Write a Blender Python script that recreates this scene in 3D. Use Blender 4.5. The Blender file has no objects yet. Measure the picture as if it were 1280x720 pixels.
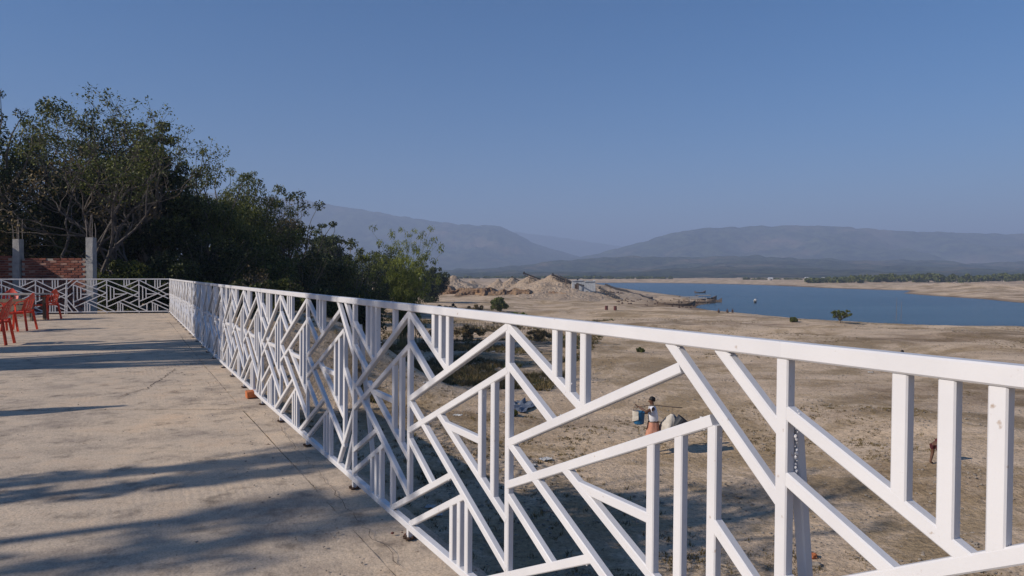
import bpy, bmesh, math, random
import numpy as np
from mathutils import Vector, Matrix, noise as mn
R = math.radians
SC = bpy.context.scene
# ------------------------------------------------------------------ camera
EYE = Vector((0, 0, 1.288)); F = 1280*24/36; PITCH = math.atan(17.2/F)
cd = bpy.data.cameras.new('camera'); cam = bpy.data.objects.new('camera', cd)
SC.collection.objects.link(cam); SC.camera = cam
cd.lens = 24; cd.sensor_width = 36; cd.clip_start = .05; cd.clip_end = 60000
cam.location = EYE; cam.rotation_euler = (R(90)-PITCH, 0, 0)
# ------------------------------------------------------------------ light
SUN_EL = R(30); SUN_AZ = Vector((-.92, -.38)).normalized()      # towards the sun
SD = Vector((SUN_AZ.x*math.cos(SUN_EL), SUN_AZ.y*math.cos(SUN_EL), math.sin(SUN_EL)))
w = bpy.data.worlds.new('World'); SC.world = w; w.use_nodes = True
nt = w.node_tree; bg = nt.nodes['Background']
sk = nt.nodes.new('ShaderNodeTexSky'); sk.sky_type = 'NISHITA'; sk.sun_disc = False
sk.sun_elevation = SUN_EL; sk.sun_rotation = math.atan2(SUN_AZ.x, SUN_AZ.y)
sk.air_density = 1.0; sk.dust_density = .4; sk.ozone_density = 6.0; sk.altitude = 300
hs_ = nt.nodes.new('ShaderNodeHueSaturation'); hs_.inputs['Saturation'].default_value = 1.32
nt.links.new(sk.outputs[0], hs_.inputs['Color']); nt.links.new(hs_.outputs[0], bg.inputs[0]); bg.inputs[1].default_value = .072
sl = bpy.data.lights.new('sun', 'SUN'); so = bpy.data.objects.new('sun', sl); SC.collection.objects.link(so)
sl.energy = 4.9; sl.angle = R(.5); sl.color = (1, .90, .80)
so.rotation_euler = SD.to_track_quat('Z', 'Y').to_euler(); so.location = (-50, -30, 60)
SC.view_settings.view_transform = 'Standard'; SC.view_settings.look = 'None'
SC.view_settings.exposure = .36; SC.view_settings.gamma = 1
SC.cycles.volume_bounces = 0; SC.cycles.max_bounces = 6
SC.cycles.volume_step_rate = 10; SC.cycles.transparent_max_bounces = 8

# ------------------------------------------------------------------ helpers
def ray(px, py):
    v = Vector(((px-640)/F, (360-py)/F, -1)); v.rotate(cam.rotation_euler); return v
def at_z(px, py, z):                       # the place where a sight line meets level z
    v = ray(px, py); return EYE + v*((z-EYE.z)/v.z)
def at_y(px, py, Y):
    v = ray(px, py); return EYE + v*(Y/v.y)
def mesh_np(name, V, Fc):
    me = bpy.data.meshes.new(name); V = np.asarray(V, 'f'); Fc = np.asarray(Fc, 'i'); k = Fc.shape[1]
    me.vertices.add(len(V)); me.vertices.foreach_set('co', V.ravel())
    me.loops.add(Fc.size); me.loops.foreach_set('vertex_index', Fc.ravel())
    me.polygons.add(len(Fc)); me.polygons.foreach_set('loop_start', np.arange(0, Fc.size, k, dtype='i'))
    me.update(calc_edges=True); me.validate(); return me
def link(name, me, mat=None, parent=None, loc=None, smooth=False):
    o = bpy.data.objects.new(name, me); SC.collection.objects.link(o)
    if mat and me is not None and not me.materials: me.materials.append(mat)
    if parent: o.parent = parent
    if loc is not None: o.location = loc
    if smooth and me is not None: me.polygons.foreach_set('use_smooth', [True]*len(me.polygons))
    return o
def tag(o, label=None, cat=None, group=None, kind=None):
    if label: o['label'] = label
    if cat: o['category'] = cat
    if group: o['group'] = group
    if kind: o['kind'] = kind
    return o
def empty(name, loc, rz=0):
    o = bpy.data.objects.new(name, None); SC.collection.objects.link(o)
    o.location = loc; o.rotation_euler = (0, 0, rz); o.empty_display_size = .2; return o
def kids(o): return [c for c in SC.collection.objects if c.parent == o]
def copy_tree(o, ks=None):
    c = o.copy(); SC.collection.objects.link(c)
    for k in kids(o):
        d = k.copy(); SC.collection.objects.link(d); d.parent = c
        for g in kids(k):
            e = g.copy(); SC.collection.objects.link(e); e.parent = d
    return c
class MB:                                   # vertex/face collector
    def __init__(s): s.v = []; s.f = []
    def add(s, vs, fs):
        n = len(s.v); s.v += [tuple(v) for v in vs]; s.f += [tuple(i+n for i in f) for f in fs]
    def box(s, c, d, rz=0, m=None):
        vs = [Vector((x*d[0]/2, y*d[1]/2, z*d[2]/2)) for z in (-1, 1) for y in (-1, 1) for x in (-1, 1)]
        if m is None: m = Matrix.Rotation(rz, 3, 'Z')
        s.add([m@v+Vector(c) for v in vs], [(0,2,3,1),(4,5,7,6),(0,1,5,4),(2,6,7,3),(0,4,6,2),(1,3,7,5)])
    def bar(s, a, b, wx, wy, side=(0,1,0), bev=0.0, cap=True):    # beam a->b, wx across, wy along side
        a = Vector(a); b = Vector(b); d = (b-a).normalized(); sd = Vector(side)
        sd = (sd-d*sd.dot(d)).normalized(); t = d.cross(sd); x, y = wx/2, wy/2
        if bev: pr = [(x-bev,-y),(x,-y+bev),(x,y-bev),(x-bev,y),(-x+bev,y),(-x,y-bev),(-x,-y+bev),(-x+bev,-y)]
        else: pr = [(x,-y),(x,y),(-x,y),(-x,-y)]
        k = len(pr); vs = [p+t*u+sd*v for p in (a, b) for u, v in pr]
        fs = [(i, (i+1)%k, k+(i+1)%k, k+i) for i in range(k)]
        fs = [tuple(reversed(f)) for f in fs]
        if cap: fs += [tuple(range(k)), tuple(reversed(range(k, 2*k)))]
        s.add(vs, fs)
    def tube(s, pts, rs, n=6, cap=True):
        pts = [Vector(p) for p in pts]; m = len(pts)
        if not hasattr(rs, '__len__'): rs = [rs]*m
        up = Vector((.13, .31, .94)); vs = []
        for i, p in enumerate(pts):
            d = (pts[min(i+1, m-1)]-pts[max(i-1, 0)])
            d = d.normalized() if d.length > 1e-6 else Vector((0,0,1))
            a = d.cross(up)
            if a.length < .05: a = d.cross(Vector((1,0,0)))
            a.normalize(); b = d.cross(a)
            vs += [p+(a*math.cos(t)+b*math.sin(t))*rs[i] for t in [2*math.pi*k/n for k in range(n)]]
        fs = [(i*n+k, i*n+(k+1)%n, (i+1)*n+(k+1)%n, (i+1)*n+k) for i in range(m-1) for k in range(n)]
        if cap: fs += [tuple(reversed(range(n))), tuple(range((m-1)*n, m*n))]
        s.add(vs, fs)
    def lathe(s, prof, c=(0,0,0), n=14, sx=1, sy=1):
        vs = [(c[0]+r*sx*math.cos(2*math.pi*k/n), c[1]+r*sy*math.sin(2*math.pi*k/n), c[2]+z) for r, z in prof for k in range(n)]
        fs = [(i*n+k, i*n+(k+1)%n, (i+1)*n+(k+1)%n, (i+1)*n+k) for i in range(len(prof)-1) for k in range(n)]
        fs += [tuple(reversed(range(n))), tuple(range((len(prof)-1)*n, len(prof)*n))]
        s.add(vs, fs)
    def blob(s, c, r, seed=0, rough=.25, sub=2, sc=(1,1,1)):
        bm = bmesh.new(); bmesh.ops.create_icosphere(bm, subdivisions=sub, radius=1)
        o = Vector((seed*3.1, seed*1.7, seed*.9)); vs = []
        for v in bm.verts:
            k = 1+rough*mn.noise(v.co*1.6+o)+rough*.5*mn.noise(v.co*4+o)
            vs.append(Vector((v.co.x*sc[0], v.co.y*sc[1], v.co.z*sc[2]))*k*r+Vector(c))
        s.add(vs, [tuple(v.index for v in f.verts) for f in bm.faces]); bm.free()
    def mesh(s, name):
        me = bpy.data.meshes.new(name); me.from_pydata(s.v, [], s.f); me.update(); return me
    def build(s, name, mat, parent=None, loc=None, smooth=False):
        return link(name, s.mesh(name), mat, parent, loc, smooth)
# ------------------------------------------------------------------ materials
def nodes(name):
    m = bpy.data.materials.new(name); m.use_nodes = True; t = m.node_tree
    return m, t, t.nodes['Principled BSDF']
def tex(t, kind, scale, detail=4, vec=None, rough=.55, dist=0):
    n = t.nodes.new('ShaderNodeTex'+kind)
    if 'Scale' in n.inputs: n.inputs['Scale'].default_value = scale
    if 'Detail' in n.inputs: n.inputs['Detail'].default_value = detail
    if 'Roughness' in n.inputs: n.inputs['Roughness'].default_value = rough
    if dist and 'Distortion' in n.inputs: n.inputs['Distortion'].default_value = dist
    if vec: t.links.new(vec, n.inputs['Vector'])
    return n
def ramp(t, fac, stops):
    r = t.nodes.new('ShaderNodeValToRGB'); e = r.color_ramp.elements
    while len(e) < len(stops): e.new(.5)
    for el, (p, c) in zip(e, stops): el.position = p; el.color = (*c, 1) if len(c) == 3 else c
    t.links.new(fac, r.inputs[0]); return r
def mixc(t, fac, a, b, mode='MIX'):
    m = t.nodes.new('ShaderNodeMix'); m.data_type = 'RGBA'; m.blend_type = mode
    for s, i in ((fac, 0), (a, 6), (b, 7)):
        if hasattr(s, 'links'): t.links.new(s, m.inputs[i])
        elif i == 0: m.inputs[0].default_value = s
        else: m.inputs[i].default_value = (*s, 1)
    return m.outputs[2]
def math_(t, op, a, b=None):
    m = t.nodes.new('ShaderNodeMath'); m.operation = op
    for i, s in enumerate((a, b)):
        if s is None: continue
        if hasattr(s, 'links'): t.links.new(s, m.inputs[i])
        else: m.inputs[i].default_value = s
    return m.outputs[0]
def bump(t, p, h, strength=.3, dist=.02):
    b = t.nodes.new('ShaderNodeBump'); b.inputs['Strength'].default_value = strength; b.inputs['Distance'].default_value = dist
    t.links.new(h, b.inputs['Height']); t.links.new(b.outputs[0], p.inputs['Normal']); return b
def objco(t, scale=None, rot=None):
    c = t.nodes.new('ShaderNodeTexCoord').outputs['Object']
    if scale or rot:
        m = t.nodes.new('ShaderNodeMapping'); t.links.new(c, m.inputs[0])
        if scale: m.inputs['Scale'].default_value = scale
        if rot: m.inputs['Rotation'].default_value = rot
        return m.outputs[0]
    return c
def simple(name, c1, c2=None, scale=4, rough=.8, bmp=.2, bd=.01, spec=.3, metal=0, detail=5):
    m, t, p = nodes(name); co = objco(t)
    n = tex(t, 'Noise', scale, detail, co)
    c2 = c2 or tuple(x*.7 for x in c1)
    r = ramp(t, n.outputs[0], [(.3, c2), (.7, c1)])
    t.links.new(r.outputs[0], p.inputs['Base Color'])
    p.inputs['Roughness'].default_value = rough; p.inputs['Specular IOR Level'].default_value = spec
    p.inputs['Metallic'].default_value = metal
    if bmp:
        n2 = tex(t, 'Noise', scale*6, 4, co); bump(t, p, n2.outputs[0], bmp, bd)
    return m
def leafmat(name, cols, trans=.25, brown=None):
    m, t, p = nodes(name)
    g = t.nodes.new('ShaderNodeNewGeometry'); r = ramp(t, g.outputs['Random Per Island'], [(i/(len(cols)-1), c) for i, c in enumerate(cols)])
    n = tex(t, 'Noise', .55, 3, objco(t)); k = ramp(t, n.outputs[0], [(.35, (.62, .62, .6)), (.65, (1.25, 1.2, 1.05))])
    col = mixc(t, 1, r.outputs[0], k.outputs[0], 'MULTIPLY')
    t.links.new(col, p.inputs['Base Color']); p.inputs['Roughness'].default_value = .6; p.inputs['Specular IOR Level'].default_value = .25
    tr = t.nodes.new('ShaderNodeBsdfTranslucent'); t.links.new(col, tr.inputs[0])
    mx = t.nodes.new('ShaderNodeMixShader'); mx.inputs[0].default_value = trans
    t.links.new(p.outputs[0], mx.inputs[1]); t.links.new(tr.outputs[0], mx.inputs[2])
    t.links.new(mx.outputs[0], t.nodes['Material Output'].inputs[0]); return m
M = {}
def paint():
    m, t, p = nodes('white_paint'); co = objco(t)
    n = tex(t, 'Noise', 3.0, 6, co); r = ramp(t, n.outputs[0], [(.3, (.57, .565, .575)), (.6, (.64, .635, .64))])
    s = tex(t, 'Noise', 38, 3, co); k = ramp(t, s.outputs[0], [(.70, (1, 1, 1)), (.78, (.62, .5, .4))])
    t.links.new(mixc(t, 1, r.outputs[0], k.outputs[0], 'MULTIPLY'), p.inputs['Base Color'])
    p.inputs['Roughness'].default_value = .38; p.inputs['Specular IOR Level'].default_value = .45
    b = tex(t, 'Noise', 60, 4, co); bump(t, p, b.outputs[0], .25, .002); return m
M['paint'] = paint()
def concrete():
    m, t, p = nodes('grooved_concrete'); co = objco(t)
    big = tex(t, 'Noise', .55, 6, co, .6, .6); mid = tex(t, 'Noise', 4.5, 8, co, .65)
    c = ramp(t, big.outputs[0], [(.28, (.40, .335, .265)), (.5, (.52, .435, .335)), (.72, (.58, .47, .345))])
    c2 = ramp(t, mid.outputs[0], [(.30, (.50, .49, .49)), (.46, (1, .98, .97)), (.75, (1.12, 1.08, 1.04))])
    col = mixc(t, 1, c.outputs[0], c2.outputs[0], 'MULTIPLY')
    # broomed ribs run away from the camera, laid in rows
    sep = t.nodes.new('ShaderNodeSeparateXYZ'); t.links.new(co, sep.inputs[0])
    row = math_(t, 'MULTIPLY', sep.outputs[1], 1.9)
    wob = tex(t, 'Noise', .8, 3, co); row2 = math_(t, 'ADD', row, math_(t, 'MULTIPLY', wob.outputs[0], 3.2))
    fr = math_(t, 'FRACT', row2); seam = ramp(t, fr, [(0, (0, 0, 0)), (.10, (1, 1, 1)), (.85, (1, 1, 1)), (1, (0.3, 0.3, 0.3))])
    off = math_(t, 'MULTIPLY', math_(t, 'FLOOR', row2), .37)
    xdir = math_(t, 'ADD', math_(t, 'MULTIPLY', sep.outputs[0], .87), math_(t, 'MULTIPLY', sep.outputs[1], .49))
    xw = math_(t, 'ADD', math_(t, 'ADD', xdir, off), math_(t, 'MULTIPLY', tex(t, 'Noise', 2.5, 3, co).outputs[0], .022))
    rib = math_(t, 'SINE', math_(t, 'MULTIPLY', xw, 130))
    rib = math_(t, 'MULTIPLY', math_(t, 'ADD', rib, 1), .5)
    cover = ramp(t, tex(t, 'Noise', .9, 5, co).outputs[0], [(.45, (.0, .0, .0)), (.66, (1, 1, 1))])
    ribm = math_(t, 'MULTIPLY', math_(t, 'MULTIPLY', rib, seam.outputs[0]), cover.outputs[0])
    fine = tex(t, 'Noise', 55, 6, co, .7)
    pit = tex(t, 'Voronoi', 26, 0, co); pr = ramp(t, pit.outputs[0], [(.03, (0, 0, 0)), (.13, (1, 1, 1))])
    h = math_(t, 'ADD', math_(t, 'MULTIPLY', ribm, .22), math_(t, 'ADD', math_(t, 'MULTIPLY', fine.outputs[0], .9), math_(t, 'ADD', math_(t, 'MULTIPLY', pr.outputs[0], .35), math_(t, 'MULTIPLY', mid.outputs[0], 1.6))))
    spk = ramp(t, tex(t, 'Noise', 90, 3, co).outputs[0], [(.3, (.72, .72, .72)), (.5, (1, 1, 1)), (.72, (1.16, 1.15, 1.13))])
    col = mixc(t, 1, col, spk.outputs[0], 'MULTIPLY')
    rb = ramp(t, ribm, [(0, (1.0, 1.0, 1.0)), (1, (.965, .96, .955))])
    sd_ = ramp(t, seam.outputs[0], [(0, (.92, .915, .905)), (.8, (1, 1, 1))]); col = mixc(t, 1, col, sd_.outputs[0], 'MULTIPLY')
    dk = ramp(t, tex(t, 'Noise', 17, 2, co).outputs[0], [(.25, (.35, .30, .27)), (.30, (1, 1, 1))]); col = mixc(t, 1, col, dk.outputs[0], 'MULTIPLY')
    stn = ramp(t, tex(t, 'Noise', 1.4, 9, co, .76).outputs[0], [(.35, (.60, .60, .63)), (.5, (1, 1, 1)), (.68, (1.06, .99, .93))]); col = mixc(t, 1, col, stn.outputs[0], 'MULTIPLY')
    col = mixc(t, 1, col, rb.outputs[0], 'MULTIPLY')
    t.links.new(col, p.inputs['Base Color']); p.inputs['Roughness'].default_value = .92; p.inputs['Specular IOR Level'].default_value = .2
    bump(t, p, h, .55, .008); return m
M['floor'] = concrete()
M['conc'] = simple('rough_concrete', (.34, .32, .30), (.22, .205, .19), 5, .95, .7, .01)
M['gconc'] = simple('grey_concrete', (.40, .39, .37), (.27, .265, .26), 6, .95, .8, .02)
def sand():
    m, t, p = nodes('dry_sand'); co = objco(t)
    a = tex(t, 'Noise', .16, 9, co, .66, .6); b = tex(t, 'Noise', .35, 9, co, .68); c = tex(t, 'Noise', 3.0, 8, co, .7)
    st = tex(t, 'Noise', .12, 8, objco(t, (.35, 1.6, 1), (0, 0, R(12))), .62, .3)
    base = ramp(t, b.outputs[0], [(.3, (.36, .272, .19)), (.5, (.52, .405, .29)), (.72, (.60, .475, .35))])
    gr = ramp(t, math_(t, 'ADD', math_(t, 'MULTIPLY', a.outputs[0], .78), math_(t, 'MULTIPLY', c.outputs[0], .22)), [(.475, (0, 0, 0)), (.56, (1, 1, 1))])
    grass = ramp(t, c.outputs[0], [(.3, (.13, .095, .045)), (.55, (.24, .17, .085)), (.75, (.30, .225, .12))])
    col = mixc(t, math_(t, 'MULTIPLY', gr.outputs[0], .66), base.outputs[0], grass.outputs[0])
    sr = ramp(t, st.outputs[0], [(.32, (.42, .37, .33)), (.46, (1, 1, 1)), (.64, (1.14, 1.10, 1.0))])
    col = mixc(t, .6, col, sr.outputs[0], 'MULTIPLY')
    # dark trash and mud near the wall
    spk = ramp(t, tex(t, 'Noise', 9, 8, co, .85).outputs[0], [(.36, (.38, .36, .33)), (.48, (1, 1, 1)), (.62, (1.25, 1.22, 1.18))])
    wz_ = t.nodes.new('ShaderNodeSeparateXYZ'); t.links.new(co, wz_.inputs[0]); wet = ramp(t, math_(t, 'MULTIPLY', math_(t, 'ADD', wz_.outputs[2], 5.012), 2.2), [(0, (.42, .40, .38)), (.35, (.6, .57, .54)), (.8, (1, 1, 1))]); col = mixc(t, 1, col, wet.outputs[0], 'MULTIPLY')
    col = mixc(t, 1, col, spk.outputs[0], 'MULTIPLY')
    t.links.new(col, p.inputs['Base Color']); p.inputs['Roughness'].default_value = .97; p.inputs['Specular IOR Level'].default_value = .1
    h = math_(t, 'ADD', math_(t, 'MULTIPLY', b.outputs[0], 1.5), math_(t, 'ADD', math_(t, 'MULTIPLY', c.outputs[0], .6), math_(t, 'ADD', math_(t, 'MULTIPLY', tex(t, 'Noise', 12, 6, co).outputs[0], .14), math_(t, 'MULTIPLY', tex(t, 'Voronoi', 2.4, 0, tex(t, 'Noise', 1.1, 3, co).outputs[1]).outputs[0], 0))))
    bump(t, p, h, .6, .22); return m
M['sand'] = sand()
M['heap'] = simple('heaped_sand', (.47, .365, .26), (.30, .225, .155), .22, .97, .9, .9, detail=9)
M['cliff'] = simple('cut_sand_bank', (.42, .27, .15), (.17, .11, .07), .8, .97, .9, .8, detail=8)
def hillmat(name, g1, g2, br, sc):
    m, t, p = nodes(name); co = objco(t)
    a = tex(t, 'Noise', sc, 8, co, .65); b = tex(t, 'Noise', sc*7, 6, co, .7)
    c = ramp(t, b.outputs[0], [(.42, g1), (.56, g2)]); k = ramp(t, a.outputs[0], [(.52, (0, 0, 0)), (.66, (1, 1, 1))])
    col = mixc(t, math_(t, 'MULTIPLY', k.outputs[0], .75), c.outputs[0], br)
    t.links.new(col, p.inputs['Base Color']); p.inputs['Roughness'].default_value = .95; p.inputs['Specular IOR Level'].default_value = .1
    bump(t, p, b.outputs[0], 1, 14); return m
M['hill'] = hillmat('forested_hill', (.006, .012, .007), (.075, .088, .042), (.20, .14, .095), .004)
M['foothill'] = hillmat('wooded_foothill', (.006, .012, .008), (.07, .085, .042), (.20, .15, .10), .008)
def water():
    m, t, p = nodes('lake_water'); co = objco(t)
    a = tex(t, 'Noise', .35, 8, objco(t, (1, 3.5, 1)), .7); b = tex(t, 'Noise', .012, 4, co)
    c = ramp(t, tex(t, 'Noise', .03, 6, objco(t, (.5, 3, 1)), .65).outputs[0], [(.35, (.03, .085, .14)), (.65, (.055, .125, .18))])
    t.links.new(c.outputs[0], p.inputs['Base Color']); p.inputs['Roughness'].default_value = .22; p.inputs['IOR'].default_value = 1.33
    bump(t, p, a.outputs[0], .8, .5); return m
M['water'] = water()
M['bark'] = simple('grey_bark', (.20, .175, .14), (.09, .075, .06), 3, .95, .8, .03)
M['palebark'] = simple('pale_bark', (.15, .13, .11), (.06, .05, .045), 4, .9, .6, .02)
M['leaf'] = leafmat('dark_foliage', [(.018, .028, .010), (.045, .066, .018), (.10, .115, .035)], .18)
M['leaf2'] = leafmat('olive_foliage', [(.04, .06, .016), (.105, .13, .032), (.19, .20, .055)], .25)
M['leaf3'] = leafmat('bamboo_foliage', [(.10, .14, .022), (.20, .24, .05), (.30, .32, .09)], .35)
M['dryleaf'] = leafmat('dry_scrub', [(.09, .07, .035), (.18, .14, .065), (.27, .21, .11)], .25)
M['red'] = simple('red_plastic', (.74, .075, .025), (.52, .04, .018), 2.5, .42, .1, spec=.45)
M['wood'] = simple('weathered_wood', (.22, .165, .12), (.11, .08, .055), 5, .85, .4)
M['table'] = simple('grey_tabletop', (.30, .285, .27), (.2, .19, .18), 5, .6, .2)
M['rust'] = simple('rusty_steel', (.10, .06, .04), (.045, .03, .024), 8, .85, .5)
M['dirt'] = simple('packed_dirt', (.13, .10, .08), (.07, .055, .045), 9, .95, .4)
M['rebar'] = simple('grey_steel', (.26, .23, .21), (.15, .12, .1), 8, .7, .3)
M['iron'] = simple('dark_iron', (.045, .04, .038), (.025, .022, .02), 5, .75, .3)
M['brickA'] = simple('red_brick', (.24, .085, .055), (.13, .045, .032), 7, .95, .6)
M['brickB'] = simple('pale_brick', (.36, .21, .16), (.22, .11, .08), 7, .95, .6)
M['brickC'] = simple('dark_brick', (.13, .045, .035), (.08, .03, .025), 7, .95, .6)
M['brickO'] = simple('orange_brick', (.55, .19, .07), (.42, .13, .05), 9, .95, .6)
M['mortar'] = simple('mortar', (.36, .32, .28), (.26, .23, .2), 9, .95, .5)
M['skin'] = simple('brown_skin', (.13, .062, .036), (.10, .048, .028), 6, .55, 0, spec=.4)
M['hair'] = simple('black_hair', (.010, .008, .007), None, 30, .55, .4)
M['shirt'] = simple('white_cotton', (.74, .75, .80), (.64, .65, .70), 4, .9, .5, .03)
M['lungi'] = simple('peach_cloth', (.52, .27, .19), (.36, .15, .10), 5, .9, .6, .03)
M['maroon'] = simple('maroon_cloth', (.10, .018, .022), None, 6, .9, .4)
M['blue'] = simple('blue_plastic', (.02, .13, .27), (.012, .07, .16), 6, .5, .1)
M['sack'] = simple('white_sack', (.56, .52, .46), (.38, .35, .30), 8, .9, .6, .02)
M['dark'] = simple('dark_bucket', (.03, .035, .045), None, 6, .5, .1)
M['sheet'] = simple('pale_roof_sheet', (.55, .57, .58), (.36, .38, .39), 1.5, .6, .2)
M['wallpale'] = simple('pale_wall', (.55, .52, .47), (.42, .39, .35), 2, .9, .2)
M['boat'] = simple('tarred_boat', (.06, .05, .045), (.035, .03, .027), 3, .8, .3)
M['litterw'] = simple('white_litter', (.62, .62, .60), (.42, .41, .39), 9, .8, .4)
M['litterb'] = simple('blue_tarp', (.16, .19, .24), (.09, .11, .15), 4, .7, .7, .05)
M['stone'] = simple('stones', (.33, .29, .24), (.18, .155, .13), 6, .95, .5)

# ------------------------------------------------------------------ fence line (plan view)
MOD = 3.05
B975 = Vector((.566, 1.441)); pts = [B975]
def step(p, deg): return p+Vector((-math.sin(R(deg)), math.cos(R(deg))))*MOD
for a in (30.0, 29.9, 29.55, 29.25, 29.1, 29.1, 29.1, 29.1): pts.append(step(pts[-1], a))
near = [step(B975, 180+30)]; near.append(step(near[0], 180+30))
LINE = [near[1], near[0]] + pts                     # near -> far corner
CORNER = pts[-1]
FARDIR = Vector((-math.sin(R(78.7)), -math.cos(R(78.7))))
def off(p, q, d):                                   # shift to the right (outward) of travel p->q
    t = (q-p).normalized(); return Vector((t.y, -t.x))*d
def offline(d):
    out = []
    for i, p in enumerate(LINE):
        a = LINE[max(i-1, 0)]; b = LINE[min(i+1, len(LINE)-1)]; out.append(p+off(a, b, d))
    return out
N = Vector((math.cos(R(29.5)), math.sin(R(29.5)))); D0 = N.dot(B975)

# ------------------------------------------------------------------ ground, water, hills
WZ = EYE.z-6.3
shore_px = [(1330,413),(1280,410),(1160,407),(1050,403),(985,397),(930,393),(890,388),(868,384),(880,380),(905,376.5),(893,374),(862,371),(835,368),(800,363.5),(770,359),(752,355.6),(744,353.8),
            (800,353.6),(860,354.2),(930,355.6),(985,357.8),(1030,360),(1090,362),(1140,363.2),(1128,366.5),(1150,368.5),(1185,371),(1230,374),(1280,379),(1330,384)]
sh = [at_z(x, y, WZ) for x, y in shore_px]
POLY = np.array([(p.x, p.y) for p in sh]+[(230, 130), (420, 60), (160, 20), (95, 62)])
def inside_dist(X, Y):                              # signed distance to the lake, negative inside
    d = np.full(X.shape, 1e9); ins = np.zeros(X.shape, bool); n = len(POLY)
    for i in range(n):
        ax, ay = POLY[i]; bx, by = POLY[(i+1) % n]; ex, ey = bx-ax, by-ay
        t = np.clip(((X-ax)*ex+(Y-ay)*ey)/(ex*ex+ey*ey), 0, 1)
        d = np.minimum(d, np.hypot(X-ax-t*ex, Y-ay-t*ey))
        c = ((ay > Y) != (by > Y)) & (X < (bx-ax)*(Y-ay)/((by-ay) if by != ay else 1e-9)+ax); ins ^= c
    return np.where(ins, -d, d)
def vnoise(X, Y, s, seed=0):
    r = np.random.RandomState(seed); G = r.rand(257, 257); x = X/s+1000.5+seed*7.3; y = Y/s+1000.5-seed*3.1
    xi = np.floor(x).astype(int); yi = np.floor(y).astype(int); fx = x-xi; fy = y-yi
    fx = fx*fx*(3-2*fx); fy = fy*fy*(3-2*fy); g = lambda a, b: G[a % 257, b % 257]
    return (g(xi,yi)*(1-fx)+g(xi+1,yi)*fx)*(1-fy)+(g(xi,yi+1)*(1-fx)+g(xi+1,yi+1)*fx)*fy-.5
def fbm(X, Y, s, o=4, seed=0, g=.5):
    return sum(vnoise(X, Y, s/2**k, seed+k)*g**k for k in range(o))
ss = lambda t: np.clip(t, 0, 1)**2*(3-2*np.clip(t, 0, 1))
def height(X, Y):
    d = inside_dist(X, Y)
    land = WZ+np.where(d < 0, np.maximum(d*.12, -1.5), 1.02*(1-np.exp(-np.maximum(d, 0)/22))+.02*np.minimum(d, 6))
    n = N.x*X+N.y*Y-D0
    rough = np.clip(d/12, 0, 1)
    land = land+rough*(fbm(X, Y, 9, 5, 3)*.55+fbm(X, Y, 60, 3, 9)*1.1)+ .12*fbm(X, Y, 1.3, 3, 5)*rough
    # sand bank on the right of the far shore, low bank behind the water
    far = ss((Y-330)/200); land = land+far*ss(d/40)*.7
    spit = np.exp(-(((X-190)/55)**2+((Y-245)/55)**2)); land = land+spit*3.4*(.55+fbm(X, Y, 22, 4, 4))*np.clip(d/10, 0, 1)
    # the raised bank that carries the terrace and the trees
    yb = ss((Y-21)/9); edge = -2.2+yb*10+4*fbm(X, Y, 14, 3, 8)*yb
    wdt = 1.5+9*yb
    k = ss((edge-n)/wdt+.5); plate = -.45+.35*fbm(X, Y, 6, 4, 2)
    k = np.where(Y > 110, k*np.clip(1-(Y-110)/60, 0, 1), k)
    return land*(1-k)+plate*k
def grid(name, xs, ys, hf, mat, smooth=True):
    X, Y = np.meshgrid(xs, ys); Z = hf(X, Y); V = np.stack([X, Y, Z], -1).reshape(-1, 3)
    nx, ny = len(xs), len(ys); i = (np.arange(ny-1)[:, None]*nx+np.arange(nx-1)).ravel()
    return link(name, mesh_np(name, V, np.stack([i, i+1, i+nx+1, i+nx], 1)), mat, smooth=smooth)
def gz(x, y): return float(height(np.array([float(x)]), np.array([float(y)]))[0])
def on_ground(px, py):                              # sight line meets the ground sheet
    v = ray(px, py); p = at_z(px, py, -4.2)
    for _ in range(12): p = at_z(px, py, gz(p.x, p.y))
    return Vector((p.x, p.y, gz(p.x, p.y)))
tx = np.linspace(-1, 1, 430); xs = 3+62*np.sinh(tx*5.0)*.9
ty = np.linspace(-.33, 1, 430); ys = 14+34*np.sinh(ty*6.0)
g = grid('ground', xs, ys, height, M['sand']); tag(g, kind='structure')
V = [(-1200, 15, WZ), (4500, 15, WZ), (4500, 1100, WZ), (-1200, 1100, WZ)]
m = MB(); m.add([(x, y, WZ) for x, y in POLY], [tuple(range(len(POLY)))])
bm = bmesh.new(); vv = [bm.verts.new((*(Vector(p)+(Vector(p)-Vector((60, 180))).normalized()*7), WZ)) for p in POLY]
bm.faces.new(vv); bmesh.ops.triangulate(bm, faces=bm.faces[:]); me = bpy.data.meshes.new('water'); bm.to_mesh(me); bm.free()
tag(link('water', me, M['water']), kind='structure')

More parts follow.
